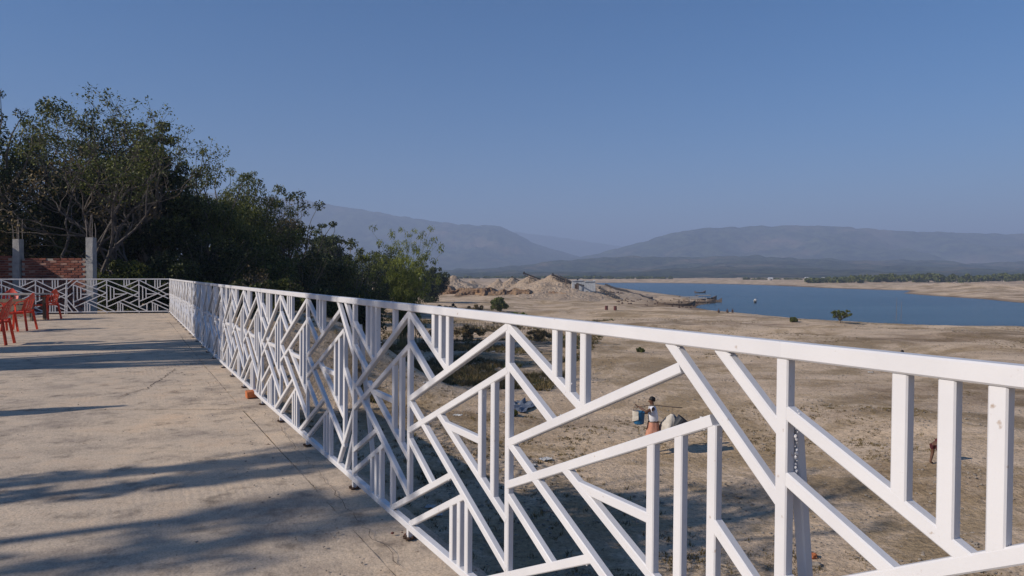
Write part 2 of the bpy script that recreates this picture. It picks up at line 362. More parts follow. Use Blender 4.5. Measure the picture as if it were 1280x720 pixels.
def range_(name, dist, depth, prof, mat, seed, rough, nseg=620, ndep=90):   # a ridge with its crest at 'dist'
    px = np.array([p[0] for p in prof], 'f'); hh = np.array([(342.8-p[1])/F*dist for p in prof])
    X0, X1 = (px[0]-640)/F*dist, (px[-1]-640)/F*dist
    xs = np.linspace(X0, X1, nseg); ysr = np.linspace(-1, .7, ndep); XX, TT = np.meshgrid(xs, ysr)
    H = np.interp(XX, (px-640)/F*dist, hh)
    YY = dist+TT*depth+.10*depth*fbm(XX, TT*0, depth*1.4, 3, seed)
    rid = 1-np.abs(fbm(XX, YY, depth*.42, 6, seed+3, .55))*2.6
    fall = np.where(TT < 0, ss(1+TT)**.85, 1-ss(TT/.7))
    mid = np.sin(np.clip(-TT, 0, 1)*math.pi)
    Z = WZ+1+(H-WZ)*fall*(1-mid*rough*(1-rid*.6))+H*.05*fbm(XX, YY, depth*.12, 5, seed+9)*fall*2*ss(-TT*3)+H*.012*fbm(XX, YY, depth*.07, 4, seed+9)*fall+ (9.0)*fbm(XX, YY, 45, 3, seed+11)*fall
    V = np.stack([XX, YY, Z], -1).reshape(-1, 3); i = (np.arange(ndep-1)[:, None]*nseg+np.arange(nseg-1)).ravel()
    o = link(name, mesh_np(name, V, np.stack([i, i+1, i+nseg+1, i+nseg], 1)), mat, smooth=True); tag(o, kind='structure')
range_('hills', 2900, 1100, [(560,348),(620,340),(680,333),(710,325),(760,314),(800,303),(850,289),(880,284),(940,282),(1000,281),(1060,283),(1100,286),(1160,289),(1220,291),(1290,293),(1400,293),(1600,296),(2200,320)], M['hill'], 11, .55)
range_('hills', 3500, 1200, [(-400,250),(0,240),(200,236),(300,242),(350,246),(380,249),(430,258),(480,266),(540,276),(590,281),(625,283),(645,291),(665,304),(700,314),(740,326),(790,345),(900,348)], M['hill'], 21, .5)
range_('hills', 6000, 1500, [(300,345),(420,300),(500,290),(560,280),(640,290),(700,297),(740,303),(800,311),(900,325),(1100,345)], M['hill'], 31, .3)
range_('hills', 1700, 1050, [(-300,330),(300,336),(560,338),(620,335),(680,328),(740,323),(800,320),(870,322),(930,319),(1000,323),(1080,326),(1150,325),(1220,330),(1290,327),(1500,332),(2200,335)], M['foothill'], 41, .75)

# ------------------------------------------------------------------ the terrace
inner = offline(-.20); outer = offline(.13)
def x_on(line, y):
    for a, b in zip(line, line[1:]):
        if min(a.y, b.y) <= y <= max(a.y, b.y): return a.x+(b.x-a.x)*(y-a.y)/(b.y-a.y)
    a, b = (line[0], line[1]) if y < line[0].y else (line[-2], line[-1])
    return a.x+(b.x-a.x)*(y-a.y)/(b.y-a.y)
TF = empty('terrace_floor', (0, 0, 0)); tag(TF, kind='structure')
FARY = lambda x: CORNER.y+(x-CORNER.x)*FARDIR.y/FARDIR.x
joints = [(-6, -6), (2.0, 1.9), (6.05, 6.5), (9.0, 9.6), (13.4, 13.8), (18.2, 18.5), (0, 0)]
XL = -26
for i in range(len(joints)-1):
    yl0, yr0 = joints[i]; yl1, yr1 = joints[i+1]
    last = i == len(joints)-2; gap = .011
    xr0 = x_on(inner, yr0)
    a = [(XL, yl0+gap), (xr0, yr0+gap)]
    if last: c = CORNER+Vector((-.2, -.05)); a += [(c.x, c.y), (XL, FARY(XL)-.1)]
    else: a += [(x_on(inner, yr1), yr1-gap), (XL, yl1-gap)]
    # a finely gridded top that is not dead flat
    nx, ny = 60, 24; V = []; z0 = -.0015*(i % 2)
    for j in range(ny+1):
        for k in range(nx+1):
            s = (k/nx)**.45; tt = j/ny
            p0 = Vector(a[0]).lerp(Vector(a[1]), s); p1 = Vector(a[3]).lerp(Vector(a[2]), s); p = p0.lerp(p1, tt)
            V.append((p.x, p.y, z0+.008*mn.noise((p.x*.8, p.y*.8, 0))))
    nn = (nx+1); Fq = [(j*nn+k, j*nn+k+1, (j+1)*nn+k+1, (j+1)*nn+k) for j in range(ny) for k in range(nx)]
    q = len(V); ring = [k for k in range(nn)]+[j*nn+nx for j in range(1, ny+1)]+[ny*nn+k for k in range(nx-1, -1, -1)]+[j*nn for j in range(ny-1, 0, -1)]
    V += [(V[r][0], V[r][1], -.12) for r in ring]; L = len(ring)
    Fq += [(ring[(r+1) % L], ring[r], q+r, q+(r+1) % L) for r in range(L)]
    mm = MB(); mm.add(V, Fq); mm.build('concrete_slab', M['floor'], TF, smooth=False)
mm = MB()                                                  # base under the joints
bl = [(XL, -6, -.13), (x_on(inner, -6), -6, -.13), (CORNER.x-.1, CORNER.y-.05, -.13), (XL, FARY(XL)-.1, -.13)]
lo = [(x, y, -.60) for x, y, z in bl]; mm.add(bl+lo, [(0,1,2,3),(0,4,5,1),(1,5,6,2),(2,6,7,3),(3,7,4,0)])
mm.build('slab_base', M['conc'], TF)
# edge beam under the railing with ragged edges
mm = MB(); rows = []; rnd = random.Random(4)
ilE, olE = offline(-.192), offline(.15)
for i in range(len(LINE)-1):
    n = max(4, int(24 if i < 6 else 10))
    for k in range(n):
        t = k/n; a = ilE[i].lerp(ilE[i+1], t); b = olE[i].lerp(olE[i+1], t)
        j1, j2 = rnd.uniform(-.006, .006), rnd.uniform(-.018, .012)
        rows.append((a+N*j1, b+N*j2, rnd.uniform(-.004, .003)))
rows.append((ilE[-1], olE[-1], 0)); n = len(rows); V = []
for a, b, z in rows: V += [(a.x, a.y, z-.16), (a.x, a.y, z-.004), (b.x, b.y, z-.006), (b.x, b.y, z-.20)]
mm.add(V, [(4*i+k, 4*i+k+1, 4*i+k+5, 4*i+k+4) for i in range(n-1) for k in range(3)])
mm.build('edge_beam', M['floor'], TF)
# retaining wall
WALL = empty('retaining_wall', (0, 0, 0)); tag(WALL, 'tall plastered retaining wall holding up the terrace under the white railing', 'wall')
mm = MB(); o2 = offline(.11); V = []
for p in o2: V += [(p.x, p.y, -.20), (p.x, p.y, -5.2), (p.x-N.x*.35, p.y-N.y*.35, -.20), (p.x-N.x*.35, p.y-N.y*.35, -5.2)]
n = len(o2); fs = []
for i in range(n-1): a = 4*i; fs += [(a, a+4, a+5, a+1), (a+2, a+3, a+7, a+6), (a, a+2, a+6, a+4)]
mm.add(V, fs); mm.build('wall_face', M['conc'], WALL)
mm = MB()
for i in range(0, n-1):
    for t in (0, .5):
        p = o2[i].lerp(o2[i+1], t); mm.box((p.x+N.x*.09, p.y+N.y*.09, -2.7), (.22, .3, 4.9), R(29.5))
mm.build('buttress', M['conc'], WALL)
# cracks in the floor, open joints filled with dirt
def crack(ptsp, wd, seed):
    rn = random.Random(seed); P = [at_z(x, y, 0) for x, y in ptsp]; out = []
    for a, b in zip(P, P[1:]):
        k = max(3, int((b-a).length/.06)); out += [a.lerp(b, i/k)+Vector((rn.uniform(-.02, .02), rn.uniform(-.025, .025), 0)) for i in range(k)]
    mm = MB(); V = []
    for i, p in enumerate(out):
        d = (out[min(i+1, len(out)-1)]-out[max(i-1, 0)]).normalized(); s = Vector((-d.y, d.x, 0))*wd*rn.uniform(.3, 1)
        z = .0125+.008*mn.noise((p.x*.8, p.y*.8, 0))*0
        V += [(p.x-s.x, p.y-s.y, .0085), (p.x+s.x, p.y+s.y, .0085)]
    mm.add(V, [(2*i, 2*i+1, 2*i+3, 2*i+2) for i in range(len(out)-1)]); mm.build('crack', M['dirt'], TF)
crack([(146,498),(165,491),(185,486),(203,473),(222,460)], .007, 1)
crack([(300,508),(322,514),(340,524),(352,540),(368,560),(398,592),(430,628),(470,676),(505,716)], .0022, 2)

# ------------------------------------------------------------------ railing
# one 3.05 m panel in its own plane: u along the run, v above the bottom rail
A_ = [.898, 1.868, 2.852]; TH = .034
ups, dgs = [], []                                    # (u, v0, v1, depth) / (u0, v0, u1, v1, depth)
UP, DA, DB, DC = .0240, .0262, .0256, .0252
ups += [(MOD-.001, .03, 1.07, .0262)]
for i, A in enumerate(A_):
    pu = A_[i-1] if i else 0.0; inn = i == 2; k = A-pu
    L = lambda u0, v0, u1, v1, dep: dgs.append((u0, v0, u1, v1, dep))
    ups.append((A, .165 if inn else .15, .885 if inn else 1.07, UP))
    a2 = lambda x: .895-.4255*(A-x)
    b1 = lambda x: .345+.455*(A-x)
    b2 = lambda x: .165+.48*(A-x)
    a1 = (lambda x: 1.055-.434*(A-x)) if i else (lambda x: 1.055-.555*(A-x))
    if not i: a2 = lambda x: .895-.51*(A-x)
    for q in (.112, .215): ups.append((A-q, b1(A-q), a2(A-q), UP))
    # long falling pair a1, a2 (towards smaller u) and rising pair b1, b2
    L(A if not inn else 2.745, a1(A if not inn else 2.745), pu, a1(pu), DA)
    L(A, .895, pu, a2(pu), DA)
    L(A, .345, A-.625, b1(A-.625), DB)
    L(A, .165, pu, b2(pu), DB)
    dgs.append((A-.215, .592, A-.54, .592, .0245))
    c0, cv1, cv2 = (pu, 1.052, .915) if i else (.0, .955, .815)
    ce, cv = (A-.52, .828) if i else (.374, .764)
    L(c0, cv1, ce, cv, DC); L(c0, cv2, *((A-.685, .757) if i else (.2445, .693)), DC)
    for q in ((.677, .600, .522) if i else (.648, .567, .489)):
        u = A-q; vb = cv1+(cv-cv1)*(u-c0)/(ce-c0) if u < ce else a1(u); ups.append((u, vb, 1.07, .0248 if q > .6 else .0251))
    d1 = lambda x: .392-.49*(A-.475-x)
    d2 = lambda x: .335-.51*(A-.354-x)
    e1 = A-.475-(.392-.03)/.49; e2 = A-.354-(.335-.03)/.51
    L(A-.475, .392, max(0, e1), max(.03, d1(max(0, e1))), DC); L(A-.354, .335, max(0, e2), max(.03, d2(max(0, e2))), DC)
    if i: L(pu, .44, pu+.30, .29, .0245)
    else: ups += [(.66, .03, b2(.66), UP), (.685, a1(.685), 1.07, UP)]
    for q in ((.475, .402, .33) if i else (.56, .485, .41)): ups.append((A-q, .03, max(.06, d2(A-q)) if q > .354 else b2(A-q), .0248 if q > .4 else .0246))
L(2.868, 1.07, MOD, .905, DB); L(2.700, 1.07, MOD, .752, DB)
L(2.852, .655, MOD, .495, DC); L(MOD, .43, 2.72, .03, DC); L(MOD, .285, 2.89, .03, DC)
def tube_mesh(a, b, wd, dep, welds=True, seed=0):
    mm = MB(); mm.bar((a[0], 0, a[1]), (b[0], 0, b[1]), wd, dep, (0, 1, 0), .003)
    rn = random.Random(seed)
    if welds:
        for p, q in ((a, b), (b, a)):
            d = Vector((q[0]-p[0], 0, q[1]-p[1])).normalized(); base = Vector((p[0], 0, p[1]))+d*.028
            n = Vector((-d.z, 0, d.x))
            for _ in range(rn.choice((0, 0, 0, 1, 2))):
                s = rn.choice((-1, 1)); mm.blob(base+n*s*wd*.5+Vector((0, rn.uniform(-.011, .011), 0))+d*rn.uniform(-.004, .008), rn.uniform(.0018, .0042), rn.random()*9, .5, 1)
    return mm.mesh('bar')
bars = []
for i, (u, v0, v1, dep) in enumerate(ups): bars.append(('upright_bar', tube_mesh((u, v0), (u, v1), .0298, dep, True, i)))
for i, (u0, v0, u1, v1, dep) in enumerate(dgs):
    nm = 'horizontal_bar' if v0 == v1 else 'diagonal_bar'; bars.append((nm, tube_mesh((u0, v0), (u1, v1), .0290, dep, True, i+100)))
mm = MB(); mm.bar((0, 0, 1.082), (MOD, 0, 1.082), .036, .037, (0, 1, 0), .0035); topm = mm.mesh('top_rail')
mm = MB(); mm.bar((0, 0, .016), (MOD, 0, .016), .033, .034, (0, 1, 0), .003); botm = mm.mesh('bottom_rail')
mm = MB(); mm.box((0, 0, -.018), (.025, .025, .05)); 
footm = mm.mesh('foot_plate')
mm = MB(); mm.bar((MOD+.004, .026, .94), (MOD+.012, .13, -.05), .024, .025, (0, 1, .2), .003)
for k in range(22): mm.blob((MOD+.016, .014+.003*math.sin(k*2.3), .78+k*.0075), .0035+.0015*math.sin(k*1.3), k, .7, 1)
bracem = mm.mesh('brace')
for me in [b[1] for b in bars]+[topm, botm, footm, bracem]: me.materials.append(M['paint'])
mm = MB()
for k in range(7): mm.blob((random.Random(k).uniform(-.03, .03), random.Random(k+9).uniform(-.035, .01), -.037), .006+.006*random.Random(k+3).random(), k, .5, 1, (1, 1, .7))
mm.box((0, 0, -.0425), (.05, .055, .006)); boltm = mm.mesh('bolt'); boltm.materials.append(M['rust'])
def panel(parent, p, q, lean=0):                         # p = plan point at u=0, q at u=MOD
    d = (q-p).normalized(); ang = math.atan2(d.y, d.x)
    t = link('top_rail', topm, None, parent, (p.x, p.y, .045)); t.rotation_euler = (lean, 0, ang)
    for nm, me in [('bottom_rail', botm)]+bars:
        b = link(nm, me, None, t)
    link('brace', bracem, None, t)
    for u in (.0, .898, 1.868): link('foot_plate', footm, None, t, (u, 0, 0)); link('bolt', boltm, None, t, (u, 0, 0))
side = empty('white_railing', (pts[0].x, pts[0].y, 0)); tag(side, 'long white steel railing of crossing bars running along the right terrace edge', 'railing')
far = empty('white_railing', (CORNER.x, CORNER.y, 0)); tag(far, 'short white railing closing the far end of the terrace behind the red chairs', 'railing')
def rel(o, p): return p-Vector(o.location[:2])
chain = [q+N*.0125 for q in [near[1], near[0]]+pts]
leans = [0, .5, .5, .5, .5, .4, .4, .3, .2, .1, 0]
for i in range(len(chain)-1): panel(side, rel(side, chain[i+1]), rel(side, chain[i]), -R(leans[i+1]))
p = CORNER+FARDIR*.02
for k in range(4): q = p+FARDIR*(MOD+.004); panel(far, rel(far, p), rel(far, q)); p = q

# ------------------------------------------------------------------ brick wall and concrete columns behind the far railing
WY = 25.5
def colm(px, topy, basez, label):
    c = at_y(px, topy, WY); w_ = .25
    o = empty('concrete_column', (c.x, c.y, basez)); tag(o, label, 'column', 'unfinished concrete columns at the brick wall')
    h = c.z-basez; mm = MB(); nseg = 8
    V = []
    rn = random.Random(int(px))
    for k in range(nseg+1):
        z = h*k/nseg
        for sx, sy in ((-1,-1),(1,-1),(1,1),(-1,1)): V.append((sx*w_/2+rn.uniform(-.008,.008), sy*w_/2+rn.uniform(-.008,.008), z))
    mm.add(V, [(4*k+a, 4*k+(a+1)%4, 4*k+4+(a+1)%4, 4*k+4+a) for k in range(nseg) for a in range(4)]+[(4*nseg, 4*nseg+1, 4*nseg+2, 4*nseg+3)])
    mm.build('shaft', M['gconc'], o)
    for sx, sy in ((-1,-1),(1,-1),(1,1),(-1,1)):
        mm = MB(); x, y = sx*.10, sy*.10; hh = rn.uniform(.5, .85)
        mm.tube([(x, y, h-.1), (x+rn.uniform(-.01,.01), y, h+hh*.5), (x+rn.uniform(-.05,.05), y+rn.uniform(-.03,.03), h+hh)], .013, 5); mm.build('reinforcing_bar', M['rebar'], o)
    return c
ca = colm(22.5, 299, -.5, 'left unfinished concrete column with bare rods, behind the red chairs')
cb = colm(114, 297, -.5, 'right unfinished concrete column with bare rods, at the end of the brick wall')
def brickwall(x0, x1, topz, y, label, seed):
    o = empty('brick_wall', (x0, y, -.5)); tag(o, label, 'wall')
    Lb, Hb, g_ = .25, .078, .014; nr = int((topz+.5)/(Hb+g_)); rn = random.Random(seed)
    mm = MB(); W = x1-x0; mm.box((W/2, 0, nr*(Hb+g_)/2-.01), (W, .09, nr*(Hb+g_)-.02)); mm.build('mortar_core', M['mortar'], o)
    vs = []
    for k, mt in enumerate(('brickA', 'brickB', 'brickC')):
        mb = MB(); mb.bar((-Lb/2, 0, 0), (Lb/2, 0, 0), Hb, .13, (0, 1, 0), .006); me = mb.mesh('brick'); me.materials.append(M[mt]); vs.append(me)
    cnt = 0
    for r in range(nr-1, -1, -1):
        x = (Lb+g_)/2*(r % 2)+Lb/2
        while x < W-Lb/2+.01:
            if cnt < 300 and not (r == nr-1 and rn.random() < .12):
                b = link('brick', rn.choice(vs if rn.random() < .5 else vs[:1]), None, o, (x, rn.uniform(-.012, .008), (r+.5)*(Hb+g_)))
                b.rotation_euler = (rn.uniform(-.02, .02), rn.uniform(-.012, .012), rn.uniform(-.02, .02)); cnt += 1
            x += Lb+g_
brickwall(ca.x+.16, cb.x-.16, at_y(70, 320, WY).z, WY, 'red brick wall standing between the two unfinished concrete columns', 3)
brickwall(ca.x-3.1, ca.x-.16, at_y(5, 319, WY).z, WY, 'shaded red brick wall left of the left concrete column', 4)

# ------------------------------------------------------------------ loose brick by the railing foot
p = at_z(315, 497, 0); mm = MB(); mm.bar((-.075, 0, .035), (.06, .01, .04), .07, .10, (0, 1, .05), .007); mm.blob((.05, .01, .04), .035, 4, .5, 2)
o = mm.build('brick_piece', M['brickO'], None, (p.x+.02, p.y, .003)); o.rotation_euler = (0, 0, .5); tag(o, 'broken orange brick lying on the terrace against the railing', 'brick')
p = at_z(511, 668, 0); mm = MB(); rn = random.Random(9)
for k in range(16): mm.blob((rn.gauss(0, .035), rn.gauss(0, .025), .006), rn.uniform(.004, .014), k, .5, 1, (1, 1, .6))
o = mm.build('mortar_crumbs', M['brickC'], None, (p.x, p.y, .002)); tag(o, 'reddish mortar crumbs around the nearest railing foot', 'rubble', kind='stuff')
mm = MB(); rn = random.Random(12)
for k in range(420):
    y = rn.uniform(1.8, 12); x = x_on(inner, y)-abs(rn.gauss(0, .5)) if rn.random() < .6 else x_on(inner, y)-rn.uniform(0, 6); s = rn.uniform(.0025, .008)
    mm.blob((x, y, .008+s*.3), s, k, .5, 1, (1, 1, .6))
o = mm.build('gravel', M['stone']); tag(o, 'small grit and pebbles scattered on the concrete terrace', 'gravel', kind='stuff')

# ------------------------------------------------------------------ red chairs and table
def make_chair():
    r = empty('plastic_chair', (0, 0, 0)); m = M['red']                 # faces -Y
    mm = MB(); n = 9; V = []
    for j in range(n):
        for i in range(n):
            a, b = i/(n-1)*2-1, j/(n-1)*2-1; w_ = .225+.02*(1-b)/2
            V.append((a*w_*(1-.06*b*b), b*.21, .43-.018*(1-a*a)*(1-b*b)+.008*b-.015*max(0, -b-.7)*3))
    V += [(x, y, z-.012) for x, y, z in V]; q = n*n
    f = [(j*n+i, j*n+i+1, (j+1)*n+i+1, (j+1)*n+i) for j in range(n-1) for i in range(n-1)]; f += [tuple(reversed([k+q for k in t])) for t in f]
    rg = [i for i in range(n)]+[j*n+n-1 for j in range(1, n)]+[(n-1)*n+i for i in range(n-2, -1, -1)]+[j*n for j in range(n-2, 0, -1)]
    f += [(rg[k], rg[k]+q, rg[(k+1)%len(rg)]+q, rg[(k+1)%len(rg)]) for k in range(len(rg))]
    mm.add(V, f)
    mm.bar((-.23, -.20, .405), (.23, -.20, .405), .04, .012, (0, 1, 0)); mm.bar((-.23, -.19, .405), (-.2, .2, .405), .04, .012, (1, 0, 0)); mm.bar((.23, -.19, .405), (.2, .2, .405), .04, .012, (1, 0, 0))
    mm.build('seat', m, r, smooth=False)
    mm = MB(); nx, nz = 13, 10; V = []                                  # rounded, curved back with slots
    for j in range(nz):
        t = j/(nz-1); wd = .215*(1-max(0, t-.55)**2*2.6)
        for i in range(nx):
            a = i/(nx-1)*2-1; x = a*wd; y = .20+.11*t-.05*a*a
            z = .46+(.40-.10*abs(a)**2.5*(t**2))*t; V.append((x, y, z))
    V += [(x, y+.012, z) for x, y, z in V]; q = nx*nz; cells = []
    for j in range(nz-1):
        for i in range(nx-1):
            if 1 <= j <= 5 and i in (2, 4, 7, 9): continue
            cells.append((i, j))
    f = []
    cs = set(cells)
    for i, j in cells:
        a, b, c, d = j*nx+i, j*nx+i+1, (j+1)*nx+i+1, (j+1)*nx+i
        f += [(a, b, c, d), (a+q, d+q, c+q, b+q)]
        for e, nb in (((a, b), (i, j-1)), ((b, c), (i+1, j)), ((c, d), (i, j+1)), ((d, a), (i-1, j))):
            if nb not in cs: f.append((e[0], e[0]+q, e[1]+q, e[1]))
    mm.add(V, f); mm.build('backrest', m, r, smooth=False)
    for s in (-1, 1):
        mm = MB(); P = [(s*.20, .24, .70), (s*.245, .17, .665), (s*.265, .04, .655), (s*.265, -.10, .650), (s*.262, -.17, .62), (s*.255, -.20, .55), (s*.25, -.205, .42)]
        for a, b in zip(P, P[1:]): mm.bar(a, Vector(b)+(Vector(b)-Vector(a))*.06, .014, .045, (1, 0, 0) if abs(a[2]-b[2]) < .06 else (1, 0, 0), .003)
        mm.build('armrest', m, r)
        for t_, (x0, y0, z0), (x1, y1, z1) in ((0, (.235, -.20, .43), (.265, -.245, 0)), (1, (.20, .20, .47), (.245, .27, 0))):
            mm = MB(); a = Vector((s*x0, y0, z0)); b = Vector((s*x1, y1, z1)); mm.bar(a, b, .012, .052, (1, 0, 0), .003); mm.bar(a+Vector((-s*.02, 0, 0)), b+Vector((-s*.02, 0, 0)), .05, .012, (1, 0, 0), .003)
            mm.build('leg', m, r)
    return r
ch0 = make_chair(); chairs = [
 ((58, 399), R(-98), 'red plastic armchair right of the table, nearest the far railing, facing left'),
 ((24, 413), R(-80), 'red plastic armchair in front of the grey table, turned left'),
 ((9, 397), R(12), 'bright red chair behind the table with its rounded back in the sun'),
 ((-9, 431), R(-70), 'red plastic chair at the bottom left edge of the group, mostly cut off'),
 ((0, 415), R(150), 'red plastic chair at the left picture edge beside the table, seen from behind')]
ks = None
for i, ((px, py), rz, lab) in enumerate(chairs):
    c = ch0 if i == 0 else copy_tree(ch0)
    p = at_z(px, py, 0); c.location = (p.x, p.y, .003); c.rotation_euler = (0, 0, rz); tag(c, lab, 'chair', 'red plastic chairs round the grey table')
p = at_z(25, 402, 0); tb = empty('table', (p.x-.3, p.y+.5, 0)); tag(tb, 'low grey table with a plank base among the red chairs', 'table')
mm = MB(); mm.bar((-.62, 0, .735), (.62, 0, .735), .04, .72, (0, 1, 0), .006); mm.build('tabletop', M['table'], tb)
for sx in (-1, 1):
    for sy in (-1, 1): mm = MB(); mm.bar((sx*.45, sy*.26, 0), (sx*.45, sy*.26, .715), .07, .07, (0, 1, 0), .005); mm.build('leg', M['wood'], tb)
for k in range(3): mm = MB(); mm.box((0, -.30, .2+k*.17), (.86, .022, .14)); mm.build('plank', M['wood'], tb)

# ------------------------------------------------------------------ trees
def leaves_np(C, Rr, cnt, size, rs, flat=.8, droop=.3, elong=2.0):
    """diamond leaves round clump centres; returns verts, quads"""
    k = rs.choice(len(C), cnt, p=Rr**2/np.sum(Rr**2)); d = rs.normal(size=(cnt, 3)); d /= np.linalg.norm(d, axis=1)[:, None]
    r = Rr[k]*rs.rand(cnt)**.42; P = C[k]+d*r[:, None]*np.array([1, 1, flat])
    ax = rs.normal(size=(cnt, 3)); ax[:, 2] -= droop*2; ax += d*.6; ax /= np.linalg.norm(ax, axis=1)[:, None]
    b = np.cross(ax, rs.normal(size=(cnt, 3))); b /= np.linalg.norm(b, axis=1)[:, None]
    s = size*(.6+.8*rs.rand(cnt))[:, None]; n = np.cross(ax, b)
    V = np.stack([P-ax*s*.5, P+b*s*.5/elong+n*s*.06, P+ax*s*.5, P-b*s*.5/elong+n*s*.06], 1).reshape(-1, 3)
    return V, np.arange(cnt*4).reshape(-1, 4)
def limb(mm, a, b, r0, r1, rn, n=5, k=4, wob=.12):
    a, b = Vector(a), Vector(b); L = (b-a).length; P = []
    for i in range(k+1):
        t = i/k; p = a.lerp(b, t)
        if 0 < i < k: p += Vector((rn.gauss(0, 1), rn.gauss(0, 1), rn.gauss(0, .6)))*L*wob*.4
        P.append(p)
    mm.tube(P, [r0+(r1-r0)*i/k for i in range(k+1)], n); return P
def tree(name, x, y, z, H, rx, rz, leaf, label, cat='tree', nl=14000, size=.16, seed=1, clumps=26, crf=.34, base=.25, bark='bark', group=None, twigs=True, flat=.8, trunk_r=None, ry=None, elong=2.0, droop=.3, emg=12):
    rn = random.Random(seed); rs = np.random.RandomState(seed); ry = ry or rx
    o = empty(name, (x, y, z)); tag(o, label, cat, group)
    cz = H-rz; C = []; Rr = []
    while len(C) < clumps:
        v = rs.normal(size=3); v /= np.linalg.norm(v); q = rs.rand()**.4*.82
        c = np.array([v[0]*rx*q, v[1]*ry*q, cz+v[2]*rz*q])
        if c[2] < H*base*.6: continue
        C.append(c); Rr.append(min(rx, rz*1.2)*crf*(.6+.8*rs.rand()))
    for _ in range(emg if twigs and H > 3 else 0):
        a = rs.rand()*6.283; e_ = .35+rs.rand()*1.1; q = 1.0+.22*rs.rand()
        C.append(np.array([math.cos(a)*math.cos(e_)*rx*q, math.sin(a)*math.cos(e_)*ry*q, cz+math.sin(e_)*rz*q])); Rr.append(min(rx, rz)*.13*(.5+rs.rand()))
    C = np.array(C); Rr = np.array(Rr)
    V, Q = leaves_np(C, Rr, nl, size, rs, flat, droop, elong)
    mm = MB(); tr = trunk_r or H*.028; tb = []
    fork = Vector((rn.uniform(-.3, .3), rn.uniform(-.3, .3), max(H*base, .3)))
    P = limb(mm, (0, 0, -.5), fork, tr*1.3, tr, rn, 8, 4, .05)
    for i, c in enumerate(C):
        hub = fork.lerp(Vector(c), rn.uniform(.35, .6))+Vector((0, 0, H*.03)); r = tr*rn.uniform(.3, .55)
        limb(mm, fork, hub, r, r*.6, rn, 5, 3); limb(mm, hub, c, r*.6, .012, rn, 4, 3)
        if twigs:
            for _ in range(3):
                d = Vector((rn.gauss(0, 1), rn.gauss(0, 1), rn.gauss(.2, .8))).normalized()*Rr[i]*1.05
                limb(mm, c, Vector(c)+d, .014, .005, rn, 3, 2)
    mm.build('trunk', M[bark], o)
    link('crown', mesh_np('crown', V, Q), M[leaf], o); return o
def px_tree(name, px, Y, topy, rpx, leaf, label, rz_frac=.5, zb=None, **k):
    X = (px-640)/F*Y; zb = gz(X, Y) if zb is None else zb; topz = EYE.z+(342.8-topy)/F*Y
    H = topz-zb; rx = rpx/F*Y
    return tree(name, X, Y, zb, H, rx, H*rz_frac, leaf, label, **k)
G = 'dense trees behind the terrace'
px_tree('broadleaf_tree', -30, 29, 120, 85, 'leaf', 'dark leafy tree filling the left picture edge behind the left column', .46, nl=26000, size=.13, seed=2, clumps=40, group=G)
px_tree('broadleaf_tree', 45, 34, 152, 110, 'leaf', 'dense dark tree behind the brick wall, left of the bare tree', .55, nl=62000, size=.15, seed=3, clumps=46, group=G, base=.1)
px_tree('broadleaf_tree', 135, 34, 164, 95, 'leaf', 'dense dark tree directly behind the bare branched tree', .55, nl=62000, size=.15, seed=4, clumps=46, group=G, base=.08)
px_tree('broadleaf_tree', 190, 33, 176, 60, 'leaf', 'dark glossy tree right of the right concrete column', .5, nl=26000, size=.16, seed=5, clumps=34, group=G, base=.08)
px_tree('broadleaf_tree', 252, 38, 202, 66, 'leaf2', 'olive green tree rising behind the railing corner', .5, nl=32000, size=.17, seed=6, clumps=40, group=G, base=.05, droop=.8, elong=3)
px_tree('broadleaf_tree', 308, 44, 224, 64, 'leaf2', 'olive green tree whose loose top stands against the hills', .5, nl=40000, size=.17, seed=7, clumps=42, group=G, base=.05, droop=.8, elong=3)
px_tree('broadleaf_tree', 362, 50, 258, 64, 'leaf', 'dark tree on the right shoulder of the dense tree mass', .5, nl=24000, size=.19, seed=8, clumps=34, group=G, base=.05)
px_tree('umbrella_tree', 402, 84, 283, 36, 'leaf', 'distant dark flat topped tree at the end of the tree mass', .40, nl=17000, size=.3, seed=9, clumps=34, crf=.42, group=G, base=.4, flat=.5)
px_tree('broadleaf_tree', 428, 70, 305, 58, 'leaf', 'low dark tree behind the pale green shrub', .5, nl=18000, size=.25, seed=10, clumps=26, group=G, base=.05)
px_tree('broadleaf_tree', 478, 92, 314, 48, 'leaf', 'wide dark tree left of the bamboo', .5, nl=22000, size=.27, seed=11, clumps=44, group=G, base=.1)
px_tree('broadleaf_tree', 540, 125, 331, 20, 'leaf', 'dark rounded tree just right of the bamboo, before the sand heaps', .5, nl=15000, size=.34, seed=12, clumps=34, group=G, base=.1)
px_tree('broadleaf_tree', 440, 52, 322, 38, 'leaf2', 'pale green shrubby tree left of the bamboo, behind the railing', .55, nl=16000, size=.16, seed=13, clumps=30, group=G, base=.05)
# understory
und = [(150,28.5,322,50),(215,30,312,48),(270,33,300,52),(325,38,310,52),(378,42,322,44),(405,36,352,44),(352,31,348,50),(300,27.5,350,44),(455,40,362,40),(248,27,352,30)]
for i, (px, Y, ty_, r) in enumerate(und):
    lab = ['dark undergrowth shrub right of the right column', 'dark undergrowth shrub at the railing corner', 'tall dark shrub under the olive tree', 'leafy shrub under the loose topped tree',
           'shrub below the dark shoulder tree', 'low shrub on the slope behind the middle of the railing', 'low scrubby bush behind the railing with pale twigs', 'low bush just outside the far railing panels',
           'low bush at the foot of the pale shrubby tree', 'low bush hugging the railing corner'][i]
    px_tree('shrub', px, Y, ty_, r, 'leaf' if i % 3 else 'leaf2', lab, .55, cat='shrub', nl=11000, size=.13, seed=40+i, clumps=22, base=.03, group='undergrowth below the dense trees', trunk_r=.05)
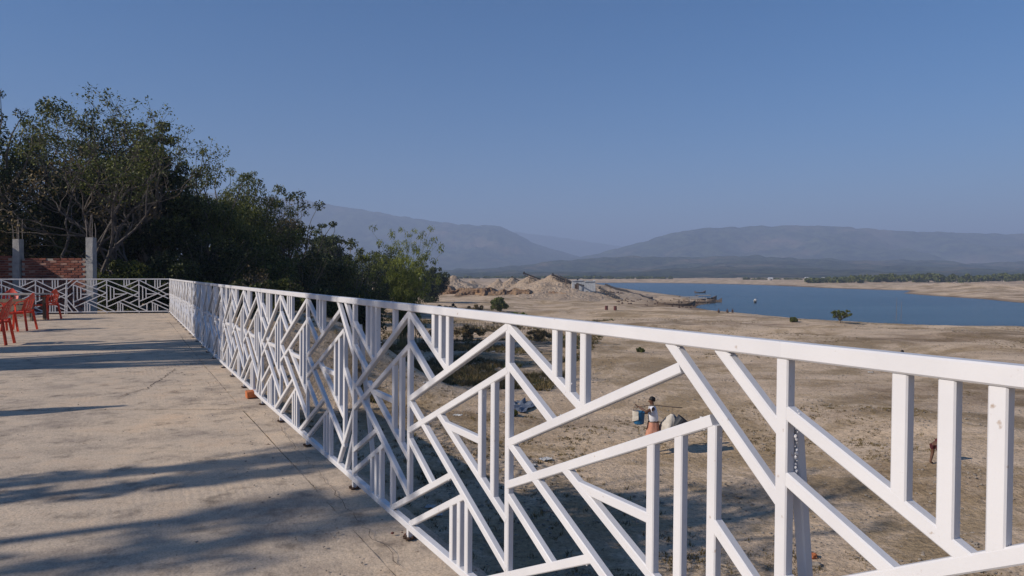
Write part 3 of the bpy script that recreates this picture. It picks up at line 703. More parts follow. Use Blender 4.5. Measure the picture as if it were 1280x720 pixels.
# bare branched tree, recursive limbs with few leaves
def bare(px, Y, topy, spread, seed, label, leaf='leaf2', nleaf=1500, zb=None, lev=5, tr=.16):
    X = (px-640)/F*Y; zb = gz(X, Y) if zb is None else zb; H = EYE.z+(342.8-topy)/F*Y-zb
    rn = random.Random(seed); rs = np.random.RandomState(seed); o = empty('bare_tree', (X, Y, zb)); tag(o, label, 'tree', 'half bare trees')
    mm = MB(); tips = []
    def grow(p, d, L, r, lv):
        q = p+d*L; P = limb(mm, p, q, r, r*.62, rn, 6 if lv > 3 else 4 if lv > 1 else 3, 3, .13)
        if lv == 0: tips.append(q); return
        for _ in range(rn.choice((2, 3, 3))):
            e = (d+Vector((rn.gauss(0, .6)*spread, rn.gauss(0, .6)*spread, rn.gauss(.16, .35)))).normalized()
            grow(q, e, L*rn.uniform(.6, .86), r*.6, lv-1)
        if lv < 4: tips.append(q)
    L0 = H*.30
    for a in range(4):
        grow(Vector((0, 0, -.3)), Vector((rn.uniform(-.5, .5)*spread, rn.uniform(-.3, .3), 1)).normalized(), L0*rn.uniform(.9, 1.15), tr*rn.uniform(.55, 1), lev)
    mm.build('trunk', M['palebark'], o); C = np.array([list(t) for t in tips])
    V, Q = leaves_np(C, np.full(len(C), .22), nleaf, .10, rs, 1, .3, 1.8); link('crown', mesh_np('crown', V, Q), M[leaf], o)
bare(98, 27.5, 108, 1.15, 5, 'half bare tree with pale twisting branches above the brick wall', nleaf=7000, lev=5, tr=.10)
bare(175, 28.5, 165, 1.1, 8, 'thin leafless tree with fine brown twigs right of the right column', 'dryleaf', nleaf=1500, lev=5, tr=.09)
bare(340, 47, 244, .8, 12, 'twiggy brownish tree top standing against the hazy hills', 'dryleaf', nleaf=1800, lev=4, tr=.10)
bare(325, 28.5, 305, 1.4, 15, 'pale dead branches leaning out of the bushes behind the railing', 'dryleaf', nleaf=300, lev=3, tr=.05)
# bamboo clump
def bamboo(px, Y, topy, seed, n=46, label=''):
    X = (px-640)/F*Y; zb = gz(X, Y); H = EYE.z+(342.8-topy)/F*Y-zb; rn = random.Random(seed); rs = np.random.RandomState(seed)
    o = empty('bamboo_clump', (X, Y, zb)); tag(o, label, 'bamboo'); mm = MB(); C = []; Rr = []
    for k in range(n):
        a = rn.uniform(0, 6.28); h = H*rn.uniform(.55, 1); s = rn.uniform(.1, .42)*H*.72; b = Vector((rn.gauss(0, .35), rn.gauss(0, .35), 0)); P = []
        for i in range(8):
            t = i/7; P.append(b+Vector((math.cos(a)*s*t**2.2, math.sin(a)*s*t**2.2, h*(t-.10*t**3))))
        mm.tube(P, [.03*(1-.85*i/7) for i in range(8)], 4)
        for i in range(2, 8): C.append(list(P[i]+Vector((rn.gauss(0, .2), rn.gauss(0, .2), -.1)))); Rr.append(.55-.035*i)
    mm.build('culm', simple('bamboo_stem', (.16, .18, .07), (.09, .10, .04), 4, .6, 0), o)
    V, Q = leaves_np(np.array(C), np.array(Rr), 19000, .20, rs, .9, 1.0, 4.5); link('crown', mesh_np('crown', V, Q), M['leaf3'], o)
bamboo(508, 50, 264, 6, label='airy yellow green bamboo clump standing behind the railing before the sand heaps')
# unseen slender trees, added and shaped to throw shade bands on the terrace
def mast(px, py, z0, z1, r, seed, label, nl):         # first shade falls at the floor point under (px, py)
    P = at_z(px, py, 0)+Vector((SUN_AZ.x, SUN_AZ.y, 0))*(z0/math.tan(SUN_EL))
    rs = np.random.RandomState(seed); o = empty('shade_mast_tree', (P.x, P.y, -.1)); tag(o, label, 'tree', 'slender trees added left of the terrace for shade')
    mm = MB(); mm.tube([(0, 0, 0), (.02, 0, z0), (0, .02, z1+.2)], [.06, .05, .02], 8); mm.build('trunk', M['bark'], o)
    n = 20; C = np.stack([rs.normal(0, r*.35, n), rs.normal(0, r*.35, n), np.linspace(z0+.1, z1, n)], 1); Rr = r*(.6+.8*rs.rand(n))
    V, Q = leaves_np(C, Rr, nl, .14, rs, 1, .8, 3); link('crown', mesh_np('crown', V, Q), M['leaf'], o)
mast(-60, 611, 3.2, 5.6, .13, 1, 'thin tall unseen sapling added left of the picture, shading the terrace', 620)
mast(-60, 630, 3.2, 5.8, .15, 2, 'second thin unseen sapling added left of the picture, shading the terrace', 760)
mast(230, 648, 5.2, 7.6, .22, 3, 'taller unseen sapling added left of the picture, shading the near terrace', 800)
mast(70, 706, 5.0, 8.0, .34, 4, 'bushy unseen sapling added left of the picture, shading the near terrace', 1500)
mast(300, 578, 6.0, 7.4, .3, 5, 'tallest unseen sapling added left of the picture, shading the railing foot', 900)
def shadow_post(tip, h, r, label, cap):  # guessed post out of view, added so its shadow streak ends at tip
    P = at_z(tip[0], tip[1], 0); b = Vector((P.x, P.y, 0))+Vector((SUN_AZ.x, SUN_AZ.y, 0))*(h/math.tan(SUN_EL))
    o = empty('unseen_wooden_post', (b.x, b.y, 0)); tag(o, label, 'post', 'posts added left of the terrace for shadow streaks'); mm = MB()
    mm.tube([(0, 0, 0), (.02, .01, h*.5), (0, 0, h)], [r, r*.9, r*.8], 8); mm.build('pole', M['wood'], o)
    if cap: mm = MB(); mm.lathe([(.03, .0), (cap, -.35), (cap*1.05, -.9), (cap*.5, -1.5)], (0, 0, h), 10); mm.build('wrapped_cloth', M['sack'], o)  # wrap added to widen the cast shadow
shadow_post((152, 507), 2.4, .06, 'unseen wooden post with a furled cloth, added left of the picture for its shadow', .16)
shadow_post((156, 455), 2.5, .06, 'unseen wooden post with a furled cloth, added farther back for its shadow', .15)
shadow_post((262, 436), 4.5, .035, 'unseen thin tall wooden pole added left of the picture for its shadow', 0)
shadow_post((120, 430), 2.2, .10, 'unseen short thick post added left of the picture for its shadow', 0)
for i, (x, y, zt) in enumerate([(-20.5, 13.5, 5.2), (-22.5, 17.5, 5.6)]):
    tree('broadleaf_tree', x, y, -.45, zt, 1.9, 1.7, 'leaf', ['low spreading tree left outside the picture beside the chairs', 'low spreading tree left outside the picture near the far railing'][i], nl=5000, size=.2, seed=70+i, clumps=16, group='trees left of the terrace', twigs=False)

sh_ = empty('unseen_shed', (-25, 21, 0)); tag(sh_, 'unseen open sided shed with a sheet roof, added left of the picture to shade the brick wall', 'shed')  # guessed shed out of view, roof edge placed to shade the brick wall
mm = MB(); mm.bar((-3.2, 0, 4.9), (3.0, 0, 4.4), .06, 6.4, (0, 1, 0)); mm.build('roof', M['sheet'], sh_)
for sx in (-2.8, 2.8):
    for sy in (-3, 0, 3): mm = MB(); mm.bar((sx, sy, -.02), (sx, sy, 4.4 if sx > 0 else 4.85), .14, .14, (0, 1, 0)); mm.build('post', M['wood'], sh_)
mm = MB(); mm.box((-2.9, 0, 1.2), (.12, 6.2, 2.4)); mm.build('back_wall', M['wallpale'], sh_)
for i, (x, y, zt, rr, lab) in enumerate([(-15.6, 8.6, 8.2, 1.7, 'loose crowned tree outside the left of the picture beside the terrace'), (-19.0, 5.0, 13.0, 2.8, 'tall open tree outside the left of the picture, nearest the camera')]):
    tree('broadleaf_tree', x, y, -.45, zt+.45, rr, rr*.8, 'leaf2', lab, nl=[1000, 1500][i], size=.22, seed=170+i, clumps=22, crf=.3, base=.45, group='trees left of the terrace')
# ------------------------------------------------------------------ shore plants
def place(px, py): return on_ground(px, py)
p = place(1053, 405); s = p.y/F
tree('thorn_tree', p.x, p.y, p.z, 18*s, 17*s, 6*s, 'leaf2', 'lone flat topped thorn tree on the sandy shore', nl=1700, size=.15, seed=21, clumps=30, base=.06, crf=.26, trunk_r=.05)
shr = [(992,405,7,5,'small bush on the shore left of the thorn tree'),(623,391,20,13,'round dark green bush just above the railing'),(648,398,9,13,'low yellow green bush beside the round dark one'),
       (592,388,10,16,'loose weedy bush left of the round dark bush'),(560,389,9,20,'weedy bush under the sand bank'),(800,440,7,6,'green grass tuft on the sand under the middle of the top rail'),(672,428,20,22,'dry yellow bush seen through the railing right of the post'),
       (590,425,22,30,'dry brush seen through the bars left of the post'),(545,430,26,30,'dry brush in the gap near the bamboo side'),(640,520,10,8,'little green weed beside the pale blue tarp')]
for i, (px, py, hpx, rpx, lab) in enumerate(shr):
    p = place(px, py); s = p.y/F
    tree('bush', p.x, p.y, p.z-.05, hpx*s, rpx*s, hpx*s*.5, ['leaf2','leaf2','leaf3','dryleaf','dryleaf','leaf2','dryleaf','dryleaf','dryleaf','leaf2'][i], lab, 'bush', nl=2600, size=max(.07, 2.3*s), seed=50+i, clumps=20, base=.03, twigs=True, trunk_r=.02, crf=.30, group='low bushes on the sand')
# dry grass mats and weeds (uncountable)
def tufts(name, label, mat, cnt, region, seed, hmin, hmax, nb=9):
    rs = np.random.RandomState(seed); X, Y = region(rs, cnt); Z = height(X, Y); V = []; n = len(X)
    k = np.repeat(np.arange(n), nb); m_ = len(k); r = rs.rand(m_)*.12; a = rs.rand(m_)*6.283
    bx = X[k]+r*np.cos(a); by = Y[k]+r*np.sin(a); h = (hmin+(hmax-hmin)*rs.rand(n))[k]*(.5+.5*rs.rand(m_)); w_ = .006+.006*rs.rand(m_)+Y[k]*.00025
    lx, ly = rs.normal(0, .5, m_)*h, rs.normal(0, .5, m_)*h; ca, sa = np.cos(a+1.57), np.sin(a+1.57)
    A = np.stack([bx-ca*w_, by-sa*w_, Z[k]-.02], 1); B = np.stack([bx+ca*w_, by+sa*w_, Z[k]-.02], 1); C = np.stack([bx+lx, by+ly, Z[k]+h], 1)
    V = np.stack([A, B, C], 1).reshape(-1, 3); o = link(name, mesh_np(name, V, np.arange(m_*3).reshape(-1, 3)), mat); tag(o, label, 'grass', kind='stuff')
def reg(rs, c):
    Y = 9+rs.rand(c*4)**1.6*75; X = (rs.rand(c*4)*1.25-.25)*Y*.78+1; n = N.x*X+N.y*Y-D0
    k = (n > .8) & (fbm(X, Y, 7, 3, 77) > .02) & (inside_dist(X, Y) > 3); return X[k][:c], Y[k][:c]
tufts('dry_grass', 'brown dry grass in patches on the sand below the terrace', M['dryleaf'], 11000, reg, 5, .012, .05)
def reg2(rs, c):
    n = .6+rs.rand(c*2)**2*9; s = 6+rs.rand(c*2)*30; t = Vector((-N.y, N.x)); X = N.x*(D0+n)+t.x*s; Y = N.y*(D0+n)+t.y*s; k = Y > 7; return X[k][:c], Y[k][:c]
tufts('weeds', 'dark weeds and scrub in the shade along the foot of the wall', M['dryleaf'], 2200, reg2, 6, .03, .12, 12)
def reg3(rs, c):
    py = 398+rs.rand(c*3)**1.3*115; px = 440+rs.rand(c*3)*(330-(py-398)*.9); Y = F*5.2/(py-342.8); X = (px-640)/F*Y
    k = (fbm(X, Y, 5, 3, 31) > -.08) & (N.x*X+N.y*Y-D0 > 1.5) & (inside_dist(X, Y) > 5); return X[k][:c], Y[k][:c]
tufts('scrub', 'brown and dull green scrub on the rough ground behind the middle of the railing', M['dryleaf'], 5200, reg3, 16, .06, .42, 11)
tufts('scrub', 'dark green weeds mixed into the brown scrub behind the middle of the railing', M['leaf'], 2400, reg3, 18, .06, .36, 11)
rs = np.random.RandomState(66); X, Y = reg3(rs, 420); Z = height(X, Y); mm = MB(); rn = random.Random(6)
for x, y, z in zip(X, Y, Z): s = rn.uniform(.03, .10); mm.box((x, y, z+s*.3), (s*2, s*1.3, s*.5), rn.uniform(0, 3))
tag(mm.build('trash', M['litterw']), 'pale scraps of rubbish scattered through the scrub', 'rubbish', kind='stuff')
sf = empty('stick_fence', on_ground(630, 414)); tag(sf, 'low crooked fence of thin sticks beyond the railing, under the bushes', 'fence')
prev = None
for k in range(44):
    px = 566+k*3.0; p = on_ground(px, 413+.03*(px-566)); q = p-sf.location; h = rn.uniform(.75, 1.25); mm = MB()
    mm.tube([q+Vector((0, 0, -.1)), q+Vector((rn.uniform(-.1, .1), 0, h))], .022, 5); mm.build('stick', M['bark'], sf)
    if prev is not None and k % 4 == 0: mm = MB(); mm.tube([prev+Vector((0, 0, .7)), q+Vector((0, 0, .72))], .018, 5); mm.build('cross_rail', M['bark'], sf); prev = q
    if prev is None: prev = q
# stones
mm = MB(); rn = random.Random(31)
bm = bmesh.new(); bmesh.ops.create_icosphere(bm, subdivisions=1, radius=1); IV = [v.co.copy() for v in bm.verts]; IF = [tuple(v.index for v in f.verts) for f in bm.faces]; bm.free()
rs = np.random.RandomState(8); Y = 9+rs.rand(9000)**2*90; X = (rs.rand(9000)*1.2-.2)*Y*.78+1; k = (N.x*X+N.y*Y-D0 > .8) & (inside_dist(X, Y) > 1); X, Y = X[k], Y[k]; Z = height(X, Y)
for x, y, z in zip(X, Y, Z):
    s = rn.uniform(.012, .045)+y*.0006*rn.random(); a = rn.uniform(.5, 1); mm.add([(x+v.x*s*rn.uniform(.7, 1.2), y+v.y*s*a, z+v.z*s*.6) for v in IV], IF)
tag(mm.build('stones', M['stone']), 'stones and clods strewn over the sand', 'stones', kind='stuff')
# litter: crumpled sheets
def sheet(px, py, w_, d_, mat, name, label, seed, group='litter on the sand', hz=.06):
    p = place(px, py); n = 9; V = []; rn = random.Random(seed)
    for j in range(n):
        for i in range(n):
            a, b = i/(n-1)-.5, j/(n-1)-.5; V.append((a*w_*(1+.3*mn.noise((b*5, seed, 0))), b*d_*(1+.3*mn.noise((a*5, seed, 3))), .03+hz*(mn.noise((a*6, b*6, seed))+.5*mn.noise((a*14, b*14, seed)))))
    V += [(x, y, z-.006) for x, y, z in V]; q = n*n; f = [(j*n+i, j*n+i+1, (j+1)*n+i+1, (j+1)*n+i) for j in range(n-1) for i in range(n-1)]
    f += [tuple(reversed([k+q for k in t])) for t in f]; mm = MB(); mm.add(V, f)
    o = mm.build(name, mat, None, (p.x, p.y, p.z+.01), smooth=False); o.rotation_euler = (0, 0, rn.uniform(-.5, .5)); tag(o, label, 'litter', group); return o
sheet(652, 508, 1.0, 2.2, M['litterb'], 'tarp', 'pale blue grey tarp lying on the sand right of the middle post', 1, hz=.16)
for i, (px, py, s, lab) in enumerate([(633,517,.25,'white plastic bag at the edge of the blue tarp'),(572,520,.3,'white plastic scrap left of the double bars'),(532,478,.35,'white litter in the dark brush beyond the railing'),
        (682,575,.35,'scattered white paper scraps below the wide diagonal bar'),(665,583,.2,'small white scrap left of the paper scraps'),(538,635,.22,'pale rubble scrap low in the shade by the wall'),(547,645,.2,'second pale rubble scrap low in the shade by the wall'),
        (470,498,.5,'whitish sheet glimpsed in the shade behind the dense bars'),(1088,466,.25,'white scrap beside the squatting person'),(700,520,.15,'small bright scrap on the sand right of the tarp')]):
    sheet(px, py, s, s*.8, M['litterw'], 'litter', lab, 20+i, hz=.05)
for i, (px, py, s, c, lab) in enumerate([(1014,697,.09,'brickO','orange brick fragment on the ground below the near post'),(1021,708,.08,'stone','pale stone beside the orange brick fragment')]):
    p = place(px, py); mm = MB(); mm.blob((0, 0, s*.4), s, i+3, .5, 2, (1.2, .8, .6)); tag(mm.build('rubble_piece', M[c], None, p), lab, 'rubble')

# ------------------------------------------------------------------ sand heaps and works
def heap(px, topy, basey, Y, rpx, label, seed, ecc=1.0):
    topy -= 1.5 if basey else 0
    X = (px-640)/F*Y; zt = EYE.z+(342.8-topy)/F*Y; zb = gz(X, Y)-.4; Hh = zt-zb; r = rpx/F*Y
    n, k = 64, 22; V = [(0, 0, Hh)]; 
    for i in range(1, k+1):
        t = i/k
        for j in range(n):
            a = 2*math.pi*j/n; rr = r*t*(1+.38*mn.noise((math.cos(a)*1.5, math.sin(a)*1.5, seed))*t+.10*mn.noise((math.cos(a)*6, math.sin(a)*6, seed))*t)
            z = Hh*(1-t)**1.0*(1-.10*math.sin(t*math.pi))+Hh*(.16*mn.noise((math.cos(a)*rr*.25, math.sin(a)*rr*.25, seed+5))+.07*mn.noise((math.cos(a)*rr*.9, math.sin(a)*rr*.9, seed+5)))*math.sin(t*math.pi)**.7
            if t < .12: z = Hh*(1-.5*(t/.12)**2*.12*2)
            V.append((rr*math.cos(a), rr*math.sin(a)*ecc, z))
    f = [(0, 1+j, 1+(j+1) % n) for j in range(n)]+[(1+(i-1)*n+j, 1+i*n+j, 1+i*n+(j+1) % n, 1+(i-1)*n+(j+1) % n) for i in range(1, k) for j in range(n)]
    mm = MB(); mm.add(V, f); o = mm.build('sand_heap', M['heap'], None, (X, Y, zb), smooth=True); tag(o, label, 'sand heap', 'sand heaps by the lake')
for a in [(541,345,362,205,30,'twin sand heap, the left one nearest the bamboo',1),(567,345.5,362,200,32,'twin sand heap, the right one beside the cut bank',2),(590,352,362,205,24,'low sand heap right of the twin heaps',9),
          (623,350,364,185,20,'small pointed sand heap left of the middle heaps',3),(640,348.5,366,185,26,'sand heap second from the small pointed one',4),(664,345.5,368,180,38,'tall sand heap under the first dark conveyor',5),
          (692,344.5,372,172,56,'tallest broad sand heap with a conveyor on its peak',6),(716,362,378,160,50,'low broad sand spill at the foot of the tallest heap',7),(738,357,372,176,46,'flat sand heap carrying the pale shed',8),(770,368,378,165,40,'low sand mound between the shed and the boats',10)]: heap(a[0],a[1],a[2],a[3],a[4]*1.45,a[5],a[6])
# ragged cut bank in front of the heaps
for q in [(1243,351.5,0,300,70,'pale mined sand mound at the right end of the far shore',15),(1276,351,0,290,45,'second pale sand mound at the right picture edge on the far shore',16),(1190,355,0,310,40,'low pale sand mound left of the other far shore mounds',17)]: heap(*q)
for q in [(655,357,0,178,95,'wide low apron of dumped sand under the middle heaps',21),(765,361.5,0,172,70,'wide low sand apron spreading from the shed towards the boats',22)]: heap(*q)
P0, P1 = at_y(512, 366, 176), at_y(712, 374, 156); n = 150; mm = MB(); V = []
for i in range(n+1):
    t = i/n; p = P0.lerp(P1, t); zt = EYE.z+(342.8-(358.0+6*t+9*max(0, t-.72)))/F*p.y+1.3*mn.noise((i*.12, 3, 0))+.4*mn.noise((i*.5, 3, 0)); zb = gz(p.x, p.y)-.4
    for k in range(7):
        q = k/6; dy = -1.6*(1-q)+2.6*mn.noise((i*.13, q*1.5, 1))+.8*mn.noise((i*.45, q*3, 2)); V.append((p.x+.3*mn.noise((i*.7, q*3, 5)), p.y+dy-(3 if k == 0 else 0), zb+(zt-zb)*q))
    V.append((p.x, p.y+14, zt-.3)); V.append((p.x, p.y+20, zb))
mm.add(V, [(9*i+k, 9*i+9+k, 9*i+10+k, 9*i+k+1) for i in range(n) for k in range(8)])
tag(mm.build('sand_bank', M['cliff']), kind='structure')
def conveyor(a, b, wd, label, seed, legs=3):
    a, b = Vector(a), Vector(b); o = empty('conveyor', (a.x, a.y, a.z)); tag(o, label, 'conveyor', 'dark conveyors over the sand heaps'); d = b-a
    mm = MB()
    side_ = Vector((0, 1, 0)); u = Vector((0, 0, 1))
    for s in (-1, 1):
        mm.bar(side_*s*wd/2, d+side_*s*wd/2, .34, .14, (0, 1, 0)); mm.bar(side_*s*wd/2-u*.6, d+side_*s*wd/2-u*.6, .16, .14, (0, 1, 0))
        for k in range(10): mm.bar(d*(k/10)+side_*s*wd/2, d*((k+1)/10)+side_*s*wd/2-u*.6, .07, .07, (0, 1, 0))
    mm.build('truss', M['iron'], o)
    mm = MB(); mm.bar(u*.1, d+u*.1, .06, wd*.8, (0, 1, 0)); mm.build('belt', M['iron'], o)
    for k in range(legs):
        t = (k+.8)/legs*.9; q = a+d*t; zg = gz(q.x, q.y); mm = MB()
        mm.bar(q-a-u*.6+side_*wd/2, Vector((q.x, q.y, zg))-a+side_*wd*.9, .12, .12, (0, 1, 0)); mm.bar(q-a-u*.6-side_*wd/2, Vector((q.x, q.y, zg))-a-side_*wd*.9, .12, .12, (0, 1, 0)); mm.build('leg', M['rust'], o)
    mm = MB(); mm.lathe([(.2, -.35), (.2, .35)], (0, 0, .05), 10); mm.box((0, 0, -.1), (.6, .8, .3)); mm.build('drum', M['iron'], o)
conveyor(at_y(655, 341.5, 176), at_y(686, 353, 176), 1.1, 'dark conveyor reaching over the second tall heap', 1)
conveyor(at_y(691, 343.5, 168), at_y(718, 355.5, 168), 1.1, 'dark conveyor resting on the tallest heap left of the pale shed', 2)
conveyor(at_y(722, 351, 170), at_y(742, 358.5, 166), .9, 'short dark conveyor in front of the pale shed', 3)
conveyor(at_y(750, 360, 158), at_y(774, 372, 152), .8, 'short dark conveyor lying on the sand right of the shed', 4, 2)
conveyor(at_y(640, 347, 190), at_y(652, 352, 190), .9, 'small dark conveyor stub behind the small heaps', 5, 2)
def pipe(pp, r, label):
    P = [at_y(*q) for q in pp]; o = empty('pipeline', P[0]); tag(o, label, 'pipe', 'long pipes down to the lake'); 
    mm = MB(); Q = [p-P[0] for p in P]; full = []
    for a, b in zip(Q, Q[1:]): full += [a.lerp(b, k/4)-Vector((0, 0, .25*math.sin(k/4*math.pi))) for k in range(4)]
    full.append(Q[-1]); mm.tube(full, r, 7); mm.build('pipe', M['iron'], o)
    for k in range(1, len(full), 2):
        q = full[k]; zg = gz(P[0].x+q.x, P[0].y+q.y)-P[0].z
        if q.z-zg > .3: mm = MB(); mm.bar(q+Vector((0, .3, .3)), (q.x-.3, q.y, zg-.1), .14, .14); mm.bar(q+Vector((0, -.3, .3)), (q.x+.3, q.y, zg-.1), .14, .14); mm.build('trestle', M['wood'], o)
pipe([(757, 355.5, 190), (783, 363.5, 178), (800, 368.5, 168), (815, 372.5, 158)], .28, 'long dark pipe sloping from the shed down to the boats')
pipe([(700, 345, 166), (730, 357, 160)], .16, 'thin rusty pipe down the right side of the tallest heap')
# pale shed
c = at_y(729, 358.5, 163); sd = empty('shed', (c.x, c.y, c.z-1.2)); tag(sd, 'pale corrugated metal shed among the sand heaps', 'shed')
for k in range(10):
    mm = MB(); mm.box((-2.55+k*.56, -1.2, 1.35+.12*math.sin(k*2.3)), (.52, .08, 2.6+.2*math.sin(k*3.1))); mm.build('wall_sheet', M['sheet'], sd)
mm = MB(); mm.box((0, 0, 1.2), (5.4, 2.2, 2.3)); mm.build('wall', M['wallpale'], sd)
mm = MB(); mm.bar((-2.8, 0, 2.6), (-.2, 0, 2.75), .08, 2.9, (0, 1, 0)); mm.build('roof', M['sheet'], sd)
mm = MB(); mm.bar((.1, 0, 2.45), (2.9, 0, 2.55), .08, 2.9, (0, 1, 0)); mm.build('roof', M['sheet'], sd)
mm = MB(); mm.box((-1.7, -1.27, 1.0), (.9, .06, 1.7)); mm.build('door', M['rust'], sd)
# boats
def boat(name, px, py, L, rz, label, mat='wood', canopy=False, zoff=0.0, lift=None):
    p = at_z(px, py, WZ+.05); o = empty(name, (p.x, p.y, WZ+zoff), rz); tag(o, label, 'boat', 'wooden boats on the lake')
    n = 15; mm = MB(); V = []
    for i in range(n):
        t = i/(n-1)*2-1; w_ = L*.10*(1-abs(t)**2.4)+.02; sh_ = .32+.75*abs(t)**3*(1 if t > 0 else .6)
        for s, z in ((-1, sh_), (-.72, .05), (0, -.14), (.72, .05), (1, sh_), (.88, sh_-.03), (.55, .12), (-.55, .12), (-.88, sh_-.03)): V.append((t*L/2, s*w_, z))
    f = [(9*i+k, 9*i+9+k, 9*i+9+(k+1) % 9, 9*i+(k+1) % 9) for i in range(n-1) for k in range(9)]+[tuple(range(9)), tuple(reversed(range(9*n-9, 9*n)))]
    mm.add(V, f); mm.build('hull', M[mat], o)
    for t in (-.5, -.1, .3): mm = MB(); mm.box((t*L/2, 0, .28), (.22, L*.16, .04)); mm.build('thwart', M['wood'], o)
    if canopy:
        mm = MB()
        for x in (-L*.28, -.05*L, L*.2):
            for s in (-1, 1): mm.bar((x, s*L*.075, .1), (x, s*L*.075, 1.05), .07, .07)
        mm.build('canopy_frame', M['wallpale'], o)
        mm = MB(); V = []
        for i in range(7):
            a = math.pi*i/6; V += [(-L*.3, math.cos(a)*L*.09, 1.0+.22*math.sin(a)), (L*.22, math.cos(a)*L*.09, 1.0+.22*math.sin(a))]
        V += [(x, y, z-.04) for x, y, z in V]; mm.add(V, [(2*i, 2*i+2, 2*i+3, 2*i+1) for i in range(6)]+[(14+2*i, 15+2*i, 17+2*i, 16+2*i) for i in range(6)]); mm.build('canopy', M['table'], o)
    return o
boat('wooden_boat', 846, 382.5, 7.5, R(4), 'long dark wooden boat drawn up on the sand below the pipe', zoff=.15)
boat('wooden_boat', 862, 376.5, 8, R(8), 'covered boat with pale canopy, left in the moored cluster', canopy=True)
boat('wooden_boat', 874, 378.5, 7, R(-6), 'covered boat with pale canopy nearest the shore in the cluster', canopy=True)
boat('wooden_boat', 880, 374.5, 7, R(15), 'covered boat with pale canopy at the outer end of the cluster', canopy=True)
boat('wooden_boat', 888, 377.5, 5, R(-25), 'small uncovered boat at the tip of the moored cluster')
lb = boat('wooden_boat', 944, 378.5, 2.2, R(60), 'lone tiny boat with a white load out on the open water')
mm = MB(); mm.blob((0, 0, .55), .34, 2, .3, 2); mm.build('load', M['litterw'], lb)
boat('wooden_boat', 875, 366.2, 4, R(10), 'dark small boat far out beyond the moored boats')
# jetty planks
p = at_z(868, 379.6, WZ); j = empty('jetty', (p.x, p.y, WZ)); tag(j, 'low wooden jetty beside the moored boats', 'jetty')
for k in range(14): mm = MB(); mm.box((-3.5+k*.52, 0, .45), (.46, 1.3, .06)); mm.build('plank', M['wood'], j)
for k in range(4):
    for s in (-.5, .5): mm = MB(); mm.tube([(-3.3+k*2.1, s, -1.2), (-3.3+k*2.1, s, .9)], .08, 6); mm.build('pile', M['wood'], j)
# odds and ends on the shore
odd = [(758,387.5,'rusty red drum on the sand, left of the pair','brickC'),(769,387.8,'rusty red drum on the sand, right of the pair','brickC')]
for px, py, lab, mt in odd:
    p = place(px, py); mm = MB(); mm.lathe([(.30, 0), (.31, .02), (.30, .3), (.31, .32), (.30, .6), (.31, .88), (.27, .9)], (0, 0, 0), 12); o = mm.build('drum', M[mt], None, p); o.scale = (.8, .8, .72); tag(o, lab, 'drum', 'rusty drums')
mm = MB(); rn = random.Random(77)
for k in range(110):
    px = rn.uniform(770, 872); py = 373+(px-770)*.07+rn.uniform(-3, 6.5); p = place(px, py); s = rn.uniform(.06, .26)
    if rn.random() < .5: mm.box((p.x, p.y, p.z+s*.3), (s*2.2, s*1.2, s*.8), rn.uniform(0, 3))
    else: mm.blob((p.x, p.y, p.z+s*.3), s, k, .4, 1)
tag(mm.build('shore_debris', M['rust']), 'dark scrap and debris strewn on the sand near the moored boats', 'debris', kind='stuff')
mm = MB()
for k in range(60):
    px = rn.uniform(700, 780); py = rn.uniform(356.5, 361); p = at_y(px, py, 168); s = rn.uniform(.2, .6); mm.box((p.x, p.y, gz(p.x, p.y)+rn.uniform(.3, 1.6)), (s*2, s, s*.8), rn.uniform(0, 3))
tag(mm.build('machine_parts', M['rust']), 'rusty machine parts heaped round the pale shed', 'scrap', kind='stuff')

# ------------------------------------------------------------------ far shore: houses and wood
hs = [(963,352.5,9,'pale hut at the far shore left of all the others'),(1008,353,7,'low pale house on the far shore, second from left'),(1030,353.5,10,'long white roofed house on the far shore'),(1043,353,6,'small white house beside the long one'),
      (1058,354,8,'grey roofed house in the middle of the far shore'),(1092,354,9,'white roofed house below the dark trees'),(1124,355,9,'pale tent shaped house at the right end of the far shore row')]
for i, (px, py, wp, lab) in enumerate(hs):
    Yh = 480; X = (px-640)/F*Yh; z = gz(X, Yh)-.3; s = Yh/F; W = wp*s*.55; o = empty('house', (X, Yh, z), R(-5+i*4)); o.scale = (1, 1, .62); tag(o, lab, 'house', 'small houses on the far shore')
    mm = MB(); mm.box((0, 0, 1.3), (W, W*.6, 2.8)); mm.build('wall', M['wallpale'], o)
    mm = MB(); a, b, h = W*.56, W*.38, 1.3; mm.add([(-a,-b,2.7),(a,-b,2.7),(a,b,2.7),(-a,b,2.7),(-a,0,2.7+h),(a,0,2.7+h)], [(0,1,5,4),(2,3,4,5),(0,4,3),(1,2,5),(0,3,2,1)]); mm.build('roof', M['sheet'], o)
    mm = MB(); mm.box((W*.1, -W*.3-.03, 1.0), (.9, .08, 2.0)); mm.build('door', M['iron'], o)
rs = np.random.RandomState(99); C = []; Rr = []; tv = MB(); rn = random.Random(99)
def wood_tree(px, Y, topy, r):
    X = (px-640)/F*Y; zb = gz(X, Y); zt = EYE.z+(342.8-topy)/F*Y; s = Y/F
    tv.tube([(X, Y, zb-.3), (X, Y, zb+(zt-zb)*.6)], .3, 4)
    for _ in range(7):
        q = rs.rand(); C.append([X+rs.normal(0, r*s*.5), Y+rs.normal(0, r*s*.5), zb+(zt-zb)*(.25+.6*rs.rand())]); Rr.append(r*s*.42*(.7+.6*rs.rand()))
for k in range(64):
    px = 1015+k*4.6+rn.uniform(-3, 3); t = min(1, (px-1015)/120); wood_tree(px, 400+rn.uniform(0, 45), 349.5-t*6.5+rn.uniform(-1.8, 2.6), rn.uniform(5, 9))
for k in range(12): wood_tree(935+k*8+rn.uniform(-5, 5), 560, 349+rn.uniform(-1, 1.5), 4)
